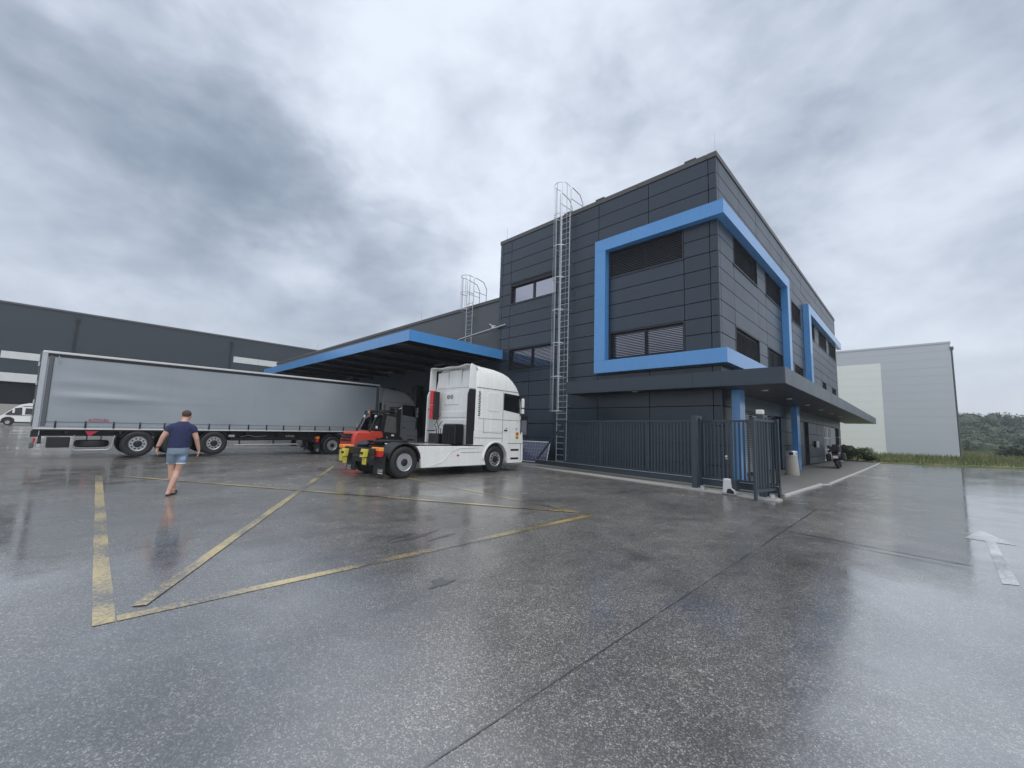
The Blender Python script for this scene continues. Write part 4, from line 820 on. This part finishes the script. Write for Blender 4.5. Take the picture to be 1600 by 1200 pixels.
MB().tube([(-.25, 6.55, .80), (-.25, 6.9, .88), (-.25, 7.2, .80), (-.25, 7.7, .86)], .012, 6).build('air_line', GALV, TR); box(-1.6, -.36, 6.15, 10.4, .62, 1.02).build('underdeck_box', BLACK, TR, bevel=.02)  # plain black box filling the space below the trailer deck
YLP = [(.02, 11.75), (.02, 11.9)]
MB().tube([(.03, 12.35, 1.35), (.035, 12.38, 1.55)], .03, 6).build('yellow_strap', YELLOW, TR)
th2 = R(2.6); n2 = Vector((math.cos(th2), math.sin(th2))); d2 = Vector((-math.sin(th2), math.cos(th2))); c2 = Vector((-23.1, -1.2)) + d2 * 11.0 - n2 * 1.275
make_tractor('pale grey tractor unit coupled to the curtain-sided trailer under the blue canopy', (c2.x, c2.y, 0), th2, mat('pale_grey_paint', (0.33, 0.34, 0.34), .3), False)

# ------------------------------------------------------------------ forklift
fk = thing('forklift', 'red and black forklift with closed cab behind the white tractor unit', 'forklift', (-18.72, 8.80, 0), R(4)); fk.scale = (1, .80, 1)
secs = []
for z, yr, yf, hw, r in ((.25, -.30, .75, .52, .16), (.45, -.52, .85, .60, .2), (.8, -.58, .95, .62, .22), (1.1, -.55, 1.0, .62, .22), (1.3, -.42, .92, .60, .22), (1.38, -.25, .80, .54, .2)): secs.append(rr(hw, yr, yf, r, z))
MB().loft(secs).build('counterweight', FORKRED, fk, smooth=True, ang=30)
for z in (.92, 1.05, 1.18): box(-.42, .42, -.62, -.50, z, z + .075).build('radiator_slot', BLACK, fk, bevel=.01)
box(-.25, .25, -.60, -.53, .55, .72).build('tow_pin', BLACK, fk, bevel=.02)
MB().prism([(.55, .55), (2.5, .50), (2.5, 1.0), (1.7, .95), (1.45, 1.32), (.55, 1.38)], -.58, .58, 'x').build('chassis', BLACKM, fk, bevel=.03)
MB().prism([(.50, 1.36), (.60, 1.40), (1.2, 1.38), (1.32, 1.15), (1.10, 1.05), (.6, 1.12)], -.625, .625, 'x').build('hood_side', FORKRED, fk, bevel=.03)
for s in (-1, 1):
    MB().tube([(s * .56, .42, 1.38), (s * .55, .80, 2.02), (s * .53, 1.15, 2.30), (s * .52, 1.75, 2.36), (s * .53, 2.25, 2.25), (s * .56, 2.42, 1.0)], .045, 8).build('cab_pillar', BLACKM, fk, smooth=True)
    MB().tube([(s * .56, 1.18, 1.1), (s * .55, 1.28, 2.28)], .035, 8).build('cab_pillar', BLACKM, fk, smooth=True)
    MB().prism([(1.22, .85), (2.36, .85), (2.28, 2.18), (1.32, 2.25)], min(s * .53, s * .555), max(s * .53, s * .555), 'x').build('cab_door', BLACK, fk)
    MB().prism([(1.38, 1.38), (2.22, 1.32), (2.16, 2.08), (1.50, 2.16)], min(s * .552, s * .562), max(s * .552, s * .562), 'x').build('door_glass', MATS.get('smoked') or mat('smoked', (.10, .11, .10), .08, 0, .2, 3), fk)
    MB().prism([(.62, 1.45), (1.15, 1.40), (1.22, 2.1), (.95, 2.0)], min(s * .535, s * .545), max(s * .535, s * .545), 'x').build('rear_quarter_glass', DGLASS, fk)
    box(min(s * .30, s * .42), max(s * .30, s * .42), 2.45, 2.62, .2, 2.62).build('mast_rail', BLACKM, fk, bevel=.01); box(min(s * .18, s * .28), max(s * .18, s * .28), 2.5, 2.64, .2, 2.55).build('mast_rail', BLACKM, fk, bevel=.01)
    box(min(s * .22, s * .34), max(s * .22, s * .34), 2.75, 3.85, .06, .11).build('fork', BLACKM, fk, bevel=.01); box(min(s * .22, s * .34), max(s * .22, s * .34), 2.70, 2.76, .06, .75).build('fork_shank', BLACKM, fk, bevel=.01)
    wheel(fk, s * .50, .05, .27, .27, .22, s, 'car'); wheel(fk, s * .52, 2.15, .36, .36, .28, s, 'car'); MB().lathe([(.005, 0), (.06, 0), (.07, .05), (.005, .06)], (s * .5, .78, 2.08), 'y', 12).build('work_lamp', OFFW, fk)
    MB().tube([(s * .5, 1.1, 2.30), (s * .62, 1.0, 2.34)], .015, 6).build('mirror_arm', BLACK, fk); box(min(s * .58, s * .72), max(s * .58, s * .72), .96, 1.0, 2.2, 2.38).build('mirror', BLACK, fk, bevel=.01)
box(-.52, .52, 1.15, 2.2, 2.32, 2.37).build('roof_guard', BLACKM, fk, bevel=.02)
for k in range(6): box(-.5, .5, 1.2 + k * .17, 1.24 + k * .17, 2.371, 2.41).build('roof_bar', BLACKM, fk)
box(-.45, .45, 2.46, 2.62, 2.56, 2.64).build('mast_crosshead', BLACKM, fk, bevel=.01); box(-.45, .45, 2.64, 2.74, .3, .75).build('fork_carriage', BLACKM, fk)
for s in (-.1, .1): MB().tube([(s, 2.55, .3), (s, 2.55, 2.3)], .035, 8).build('lift_cylinder', BLACKM, fk, smooth=True)
MB().tube([(.45, 2.2, 2.42), (.45, 2.6, 2.58)], .018, 6).build('light_bar', GALV, fk); box(.32, .5, 2.2, 2.45, 2.42, 2.52).build('beacon', BLACK, fk, bevel=.02); MB().tube([(-.3, .95, 2.24), (-.3, .95, 2.36)], [.05, .045], 10).build('warning_beacon', ORANGE, fk, smooth=True)
box(.556, .568, 1.34, 1.62, 1.05, 1.14).build('door_plate', PRINT_W, fk); box(.556, .568, 1.9, 2.08, 1.18, 1.25).build('door_plate', PRINT_W, fk); box(.546, .552, .82, .94, 1.52, 1.64).build('window_sticker', PRINT_W, fk)
box(-.25, .25, .95, 1.3, 1.0, 1.15).build('seat', BLACK, fk, bevel=.05); box(-.25, .25, .9, 1.02, 1.1, 1.75).build('seat_back', BLACK, fk, bevel=.05); MB().tube([(0, 2.1, 1.0), (0, 1.9, 1.4)], .03, 8).build('steering_column', BLACK, fk)

# ------------------------------------------------------------------ motorhome far left
mh = thing('motorhome', 'white motorhome parked before the dark warehouse, partly hidden by the trailer tail', 'motorhome', (-83.0, -6.0, gz(-83)), R(0))
prof = [(-2.3, .42), (-2.35, .75), (-2.05, 1.05), (-1.55, 1.20), (-.55, 2.30), (-.1, 2.66), (.6, 2.86), (5.0, 2.86), (5.0, .42), (-.42, .42), (-.50, .8), (-.85, 1.05), (-1.2, 1.02), (-1.5, .8), (-1.58, .42)]
MB().prism(prof, -2.3, 0, 'x').build('body', WHITE, mh, bevel=.06)
MB().prism([(-1.35, 1.32), (-.55, 2.18), (.05, 2.30), (.12, 1.32)], .0, .012, 'x').build('cab_window', DGLASS, mh); MB().prism([(.35, 1.40), (1.45, 1.40), (1.45, 2.2), (.35, 2.2)], .0, .012, 'x').build('cab_window', DGLASS, mh)
MB().prism([(2.3, 1.5), (3.6, 1.5), (3.6, 2.25), (2.3, 2.25)], .0, .014, 'x').build('side_window', DGLASS, mh); box(-.002, .012, -1.2, 4.9, 1.24, 1.30).build('stripe', BLACKM, mh); box(.0, .012, .1, 1.8, 2.42, 2.50).build('stripe', BLACKM, mh)
box(.0, .02, 1.5, 1.7, 1.0, 1.2).build('door_handle', BLACK, mh); box(.05, .18, -.72, -.52, 1.55, 2.1).build('mirror', WHITE, mh, bevel=.03); box(-1.9, -.3, 1.2, 3.2, 2.862, 3.0).build('roof_rack', OFFW, mh, bevel=.04)
box(-2.2, -.05, -2.1, 5.0, .25, .415).build('underbody', BLACK, mh); box(-2.05, -.25, -1.55, -.45, .42, 1.0).build('wheel_housing', BLACK, mh)
for y in (-1.0, 3.3): wheel(mh, -.12, y, .36, .36, .24, 1, 'car'); wheel(mh, -2.18, y, .36, .36, .24, -1, 'car')

# ------------------------------------------------------------------ motorcycle
mc = thing('motorcycle', 'black touring motorcycle with top box parked under the entrance canopy', 'motorcycle', (-3.62, 31.1, .05)); mc.rotation_euler = (0, R(-7), R(2))
for y in (0, 1.5):
    prof = [(.20, -.07), (.26, -.085), (.31, -.05), (.325, 0), (.31, .05), (.26, .085), (.20, .07)] if y == 0 else [(.22, -.05), (.28, -.055), (.315, 0), (.28, .055), (.22, .05)]
    w = MB().lathe(prof, (0, y, .325), 'x', 28, False).build('wheel', RUBBER, mc, smooth=True); MB().lathe([(.22, -.03), (.235, 0), (.22, .03), (.05, .05), (.05, -.05)], (0, y, .325), 'x', 20, False).build('rim', BLACKM, w)
MB().loft([[(x * w, y, z + q * h) for x, q in ((-.8, -1), (.8, -1), (1, 0), (.7, 1), (-.7, 1), (-1, 0))] for y, z, w, h in ((-.15, .86, .10, .05), (.1, .82, .16, .10), (.55, .78, .19, .13), (.9, .88, .20, .20), (1.25, .92, .18, .18), (1.5, .95, .12, .12))]).build('body', BLACKM, mc, smooth=True)
box(-.2, .2, .45, 1.15, .3, .68).build('engine', BLACKM, mc, bevel=.05); box(-.17, .17, -.05, .55, .88, .97).build('seat', BLACK, mc, bevel=.04)
box(-.30, .30, -.38, .08, .98, 1.30).build('top_box', BLACK, mc, bevel=.07); box(-.305, -.21, -.40, -.30, 1.10, 1.18).build('box_reflector', PRINT_W, mc, bevel=.02)
for s in (-1, 1):
    box(min(s * .24, s * .46), max(s * .24, s * .46), -.25, .3, .48, .88).build('pannier', BLACK, mc, bevel=.06); MB().tube([(s * .05, 1.32, 1.05), (s * .22, 1.25, 1.12), (s * .40, 1.12, 1.10)], .018, 8).build('handlebar', BLACKM, mc, smooth=True)
    MB().tube([(s * .3, 1.2, 1.12), (s * .36, 1.25, 1.3)], .01, 6).build('mirror_stem', BLACKM, mc); MB().ell((s * .38, 1.25, 1.34), .085, .02, .05).build('mirror', BLACK, mc, smooth=True); MB().tube([(s * .1, 1.5, .33), (s * .1, 1.25, 1.0)], .028, 8).build('fork_leg', GALV, mc, smooth=True)
MB().prism([(1.2, 1.0), (1.45, 1.05), (1.28, 1.42), (1.2, 1.4)], -.17, .17, 'x').build('windscreen', DGLASS, mc, bevel=.02); box(-.12, .12, -.30, -.27, .60, .76).build('number_plate', PRINT_W, mc); box(-.06, .06, -.30, -.2, .81, .86).build('tail_lamp', REDLENS, mc, bevel=.02)
MB().prism([(-.3, .55), (.0, .70), (.3, .70), (.3, .62), (-.05, .60)], -.1, .1, 'x').build('rear_fender', BLACK, mc); MB().tube([(.16, .1, .42), (.18, .8, .38)], [.055, .04], 10).build('exhaust', GALV, mc, smooth=True); MB().tube([(-.1, .6, .3), (-.32, .62, .0)], .014, 6).build('side_stand', BLACKM, mc)

# ------------------------------------------------------------------ person
pr = thing('person', 'person in navy T-shirt, grey-blue shorts and black flip-flops walking away across the wet yard', 'person', (-11.50, 1.45, 0), math.atan2(.992, .125))
def limb(m, pts, rs, n=12):
    m.tube(pts, rs, n)
    for p, r in zip(pts, rs): m.ell(p, r, r, r, 10, 7)
def remesh(o, vox, it=4):
    r = o.modifiers.new('remesh', 'REMESH'); r.mode = 'VOXEL'; r.voxel_size = vox; r.use_smooth_shade = True
    s = o.modifiers.new('smooth', 'SMOOTH'); s.factor = .5; s.iterations = it
def esec(c, a, b_, n=20): return [(c[0] + a * math.cos(2 * math.pi * k / n), c[1] + b_ * math.sin(2 * math.pi * k / n), c[2]) for k in range(n)]
m = MB()
m.ell((.080, .075, 1.690), .082, .100, .110, 18, 14); m.ell((.085, .10, 1.640), .066, .082, .075); m.ell((.092, .178, 1.668), .016, .02, .024)
for s in (-1, 1): m.ell((.080 + s * .084, .062, 1.682), .013, .024, .034)
limb(m, [(.04, .0, 1.46), (.062, .03, 1.58), (.075, .055, 1.64)], [.085, .070, .066])
m.loft([esec((.01, 0, .90), .155, .10), esec((.01, 0, 1.05), .17, .115), esec((.02, 0, 1.25), .175, .115), esec((.02, 0, 1.42), .18, .10), esec((.035, 0, 1.52), .10, .07)])
limb(m, [(-.165, 0, 1.43), (-.275, -.01, 1.215), (-.340, .03, 1.00)], [.068, .050, .034]); limb(m, [(.205, 0, 1.43), (.300, -.01, 1.190), (.362, .06, .955)], [.068, .050, .034])
for (hx, hy, hz), s in (((-.345, .04, .945), -1), ((.368, .075, .895), 1)):
    m.ell((hx, hy, hz), .026, .042, .052)
    for k, ln in enumerate((.062, .072, .068, .052)):
        y0 = hy - .030 + k * .020; limb(m, [(hx, y0, hz - .04), (hx - s * .006, y0 + .003, hz - .04 - ln * .5), (hx - s * .028, y0 + .010, hz - .045 - ln * .8)], [.0105, .010, .0085], 8)
    limb(m, [(hx - s * .01, hy + .035, hz + .015), (hx - s * .02, hy + .058, hz - .02), (hx - s * .028, hy + .062, hz - .05)], [.013, .0115, .0095], 8)
limb(m, [(.085, 0, .90), (.075, 0, .66), (.035, .02, .50), (.005, -.04, .36), (-.070, -.10, .085)], [.088, .072, .058, .062, .040]); limb(m, [(-.085, 0, .90), (-.078, .08, .66), (-.065, .10, .50), (-.045, .10, .36), (.012, .20, .11)], [.088, .070, .058, .062, .040])
limb(m, [(-.085, -.13, .045), (-.05, -.03, .05), (.005, .09, .035)], [.036, .036, .030]); limb(m, [(.012, .18, .075), (.02, .27, .055), (.03, .38, .035)], [.035, .034, .028])
for f in range(5): limb(m, [(-.03 + f * .017, .09 + f * .004, .030), (-.015 + f * .018, .125 + f * .008 - abs(f - 3) * .006, .026)], [.012, .010], 6); limb(m, [(-.006 + f * .017, .38, .03), (-.002 + f * .018, .415 - abs(f - 1) * .006, .026)], [.012, .010], 6)
body = m.build('body', SKIN, pr, recalc=False); remesh(body, .0095, 3)
m = MB(); m.loft([esec((.008, 0, .975), .19, .135), esec((.008, 0, 1.02), .192, .138), esec((.012, -.005, 1.12), .187, .135), esec((.018, 0, 1.28), .198, .132), esec((.02, 0, 1.40), .205, .122), esec((.022, 0, 1.47), .165, .108), esec((.032, .005, 1.515), .125, .095), esec((.042, .008, 1.56), .088, .082)])
m.ell((-.11, 0, 1.43), .105, .092, .088); m.ell((.155, 0, 1.43), .105, .092, .088); m.ell((-.03, 0, 1.47), .11, .09, .075); m.ell((.09, 0, 1.47), .11, .09, .075)
m.tube([(-.12, 0, 1.445), (-.175, 0, 1.405), (-.222, -.004, 1.325)], [.082, .083, .074], 14); m.tube([(.165, 0, 1.445), (.215, 0, 1.405), (.258, -.004, 1.315)], [.082, .083, .074], 14)
o = m.build('shirt', SHIRT, pr, recalc=False); remesh(o, .013, 14)
m = MB(); m.loft([esec((.01, 0, 1.02), .187, .132), esec((.01, 0, .9), .192, .138), esec((.005, 0, .85), .185, .13)])
m.tube([(.095, 0, .92), (.085, .0, .78), (.078, -.005, .655)], [.100, .096, .084], 16); m.tube([(-.085, 0, .92), (-.088, .04, .78), (-.080, .085, .655)], [.100, .094, .080], 16)
o = m.build('shorts', SHORTS, pr, recalc=False); remesh(o, .012, 3)
for c in ((.078, -.005, .664, .082), (-.080, .085, .664, .078)): MB().lathe([(c[3] - .006, -.012), (c[3] + .008, -.012), (c[3] + .008, .010), (c[3] - .006, .010)], c[:3], 'z', 22, False).build('hem_trim', PRINT_W, pr, smooth=True)
MB().ell((.098, -.068, .76), .062, .032, .075).build('pocket_patch', SHORTB, pr, smooth=True)
m = MB(); m.ell((.078, .058, 1.722), .0875, .104, .090, 20, 14); o = m.build('hair', HAIR, pr, smooth=True)
for pts in ([(-.115, -.19), (-.06, -.20), (-.02, -.06), (.06, .11), (.03, .15), (-.02, .14), (-.065, .0)], [(-.02, .13), (.04, .12), (.075, .28), (.09, .40), (.05, .45), (.0, .43), (-.02, .28)]):
    MB().prism(pts, .0 if pts[0][0] < -.1 else .012, .024 if pts[0][0] < -.1 else .034, 'z').build('flip_flop', BLACK, pr, bevel=.006)
for p0, p1, p2 in (((-.085, -.03, .03), (-.045, -.03, .095), (-.01, -.03, .03)), ((-.02, .26, .04), (.02, .27, .10), (.07, .26, .04))): MB().tube([p0, p1, p2], .010, 6).build('flip_flop_strap', BLACK, pr, smooth=True)
MB().lathe([(.034, -.012), (.041, -.012), (.041, .012), (.034, .012)], (-.338, .03, 1.005), 'z', 16, False).build('wristband', BLACK, pr, smooth=True)

# ------------------------------------------------------------------ vegetation
def leaf_cloud(name, m, cents, n, size, parent=None, seed=1, off=(0, 0, 0), core=0):
    rd = random.Random(seed); vs = []; fs = []
    for cx, cy, cz, rx, ry, rz in cents:
        for _ in range(n):
            while True:
                x, y, z = rd.uniform(-1, 1), rd.uniform(-1, 1), rd.uniform(-1, 1); r = x * x + y * y + z * z
                if .25 < r < 1: break
            p = Vector((cx + x * rx, cy + y * ry, cz + z * rz)); s = size * rd.uniform(.6, 1.3)
            a = Vector((rd.uniform(-1, 1), rd.uniform(-1, 1), rd.uniform(-.6, .6))).normalized(); b_ = a.cross(Vector((rd.uniform(-1, 1), rd.uniform(-1, 1), 1))).normalized()
            k = len(vs); vs += [tuple(p - a * s), tuple(p + b_ * s * .6), tuple(p + a * s), tuple(p - b_ * s * .6)]; fs.append((k, k + 1, k + 2, k + 3))
    q = MB(); q.v = vs; q.f = fs
    if core:
        for cx, cy, cz, rx, ry, rz in cents:
            k0 = len(q.v); q.ell((cx, cy, cz), rx * core, ry * core, rz * core, 9, 7)
            q.v[k0:] = [(x + rd.uniform(-.12, .12) * rx, y + rd.uniform(-.12, .12) * ry, z + rd.uniform(-.12, .12) * rz) for x, y, z in q.v[k0:]]
    return q.build(name, m, parent, off=off, recalc=False)
# wooded hill
hv = MB(); hx = [-80 + 20 * i for i in range(18)]; hy = [170, 190, 215, 245, 290, 360]
def hh(x, y): return max(0, min(1, (y - 172) / 80)) * (9.5 + 2.0 * math.sin(x * .05 + 1.2) + 1.2 * math.sin(x * .13)) - .3
hv.add([(x, y, hh(x, y)) for y in hy for x in hx], [(j * 18 + i, j * 18 + i + 1, (j + 1) * 18 + i + 1, (j + 1) * 18 + i) for j in range(5) for i in range(17)]); struct(hv.build('hill', FOREST, smooth=True, recalc=False))
rd = random.Random(11); cents = []
for _ in range(420):
    x = rd.uniform(0, 130); y = rd.uniform(165, 262); z = hh(x, y); h = rd.uniform(2.0, 3.6); cents.append((x, y, z + h * .45, rd.uniform(1.8, 4.0), rd.uniform(1.8, 3.5), h))
stuff(leaf_cloud('forest', FOREST, cents, 300, .34, seed=5, core=.76))
# meadow tufts
rd = random.Random(4); vs = []; fs = []
def blade(x, y, z, h, w, lean):
    a = rd.uniform(0, 6.28); dx, dy = math.cos(a) * w, math.sin(a) * w; lx, ly = rd.uniform(-lean, lean), rd.uniform(-lean, lean); k = len(vs)
    vs.extend([(x - dx, y - dy, z), (x + dx, y + dy, z), (x + lx, y + ly, z + h)]); fs.append((k, k + 1, k + 2))
for _ in range(26000):
    t = rd.random() ** 1.6; d = 46 + 40 * t; x = rd.uniform(-5, 26); y = d + max(0, (x - 0) * .68)
    if x < -2.9 and y < 48.3: continue
    if y > 74.8 and x < 3.4: continue
    if y < 44.9 + max(-.2, (x + 2.9) * .76) + .25: continue
    blade(x, y, .09, rd.uniform(.10, .42) * (.55 + .6 * math.sin(x * 1.7 + y * .9) ** 2) * (1.0 if y < 60 else 1.5), rd.uniform(.012, .03) * (1 if y < 60 else 2.2), .12)
for _ in range(9000):
    x = rd.uniform(3.4, 75); y = rd.uniform(78, 165); blade(x, y, .09, rd.uniform(.3, .9), rd.uniform(.05, .14), .3)
q = MB(); q.v = vs; q.f = fs; stuff(q.build('meadow_grass', GRASS, recalc=False))
def bush(label, loc, rad, h, m, n, seed, leaf=.06):
    t = thing('bush', label, 'bush', loc, 0, 'bushes on the verge'); rd2 = random.Random(seed)
    for k in range(5): MB().tube([(0, 0, 0), (rd2.uniform(-.4, .4) * rad, rd2.uniform(-.4, .4) * rad, h * .5), (rd2.uniform(-.8, .8) * rad, rd2.uniform(-.8, .8) * rad, h * .9)], [.02, .015, .006], 5).build('stem', BROWN, t)
    cs = [(rd2.uniform(-.6, .6) * rad, rd2.uniform(-.6, .6) * rad, h * rd2.uniform(.3, .75), rad * rd2.uniform(.3, .55), rad * rd2.uniform(.3, .55), h * rd2.uniform(.2, .35)) for _ in range(14)]
    leaf_cloud('foliage', m, cs, n, leaf, t, seed, core=.6); return t
bush('low dark bush at the office corner behind the motorcycle', (-4.1, 46.6, .1), 1.3, 1.25, BUSHM, 140, 3)
bush('small sprawling green bush at the verge edge next to the pavement end', (-3.1, 46.3, .1), .8, .7, BUSHM, 110, 9)
for i, (x, y) in enumerate(((9.5, 92), (14, 104), (19, 118), (26, 128))): bush(('round shrub in the meadow closest to the pale grey warehouse', 'second round shrub from the pale grey warehouse in the meadow', 'third round shrub from the pale grey warehouse in the meadow', 'round shrub in the meadow farthest from the pale grey warehouse')[i], (x, y, .1), 2.4, 2.0, FOREST, 120, 20 + i, .16)
bd = MB(); rd = random.Random(2)
bd.ell((0, 0, .7), .62, .5, .75, 12, 8); bd.v = [(x * rd.uniform(.88, 1.1), y * rd.uniform(.88, 1.1), max(0, min(1.25, z * rd.uniform(.92, 1.08)))) for x, y, z in bd.v]
o = bd.build('boulder', BROWN, None, loc=(-5.0, 48.9, .1)); tag(o, 'brown boulder beside the bush at the far office corner', 'boulder')

# ------------------------------------------------------------------ rainy air
hz_m = bpy.data.materials.new('rain_haze'); hz_m.use_nodes = True; nt = hz_m.node_tree; nt.nodes.clear()
vo_ = nt.nodes.new('ShaderNodeVolumePrincipled'); vo_.inputs['Color'].default_value = (0.86, 0.91, 0.96, 1); vo_.inputs['Density'].default_value = 0.0008; vo_.inputs['Anisotropy'].default_value = 0.2
mo_ = nt.nodes.new('ShaderNodeOutputMaterial'); nt.links.new(vo_.outputs[0], mo_.inputs['Volume'])
stuff(box(-145, 170, -90, 420, -1.3, 21.0).build('haze', hz_m))
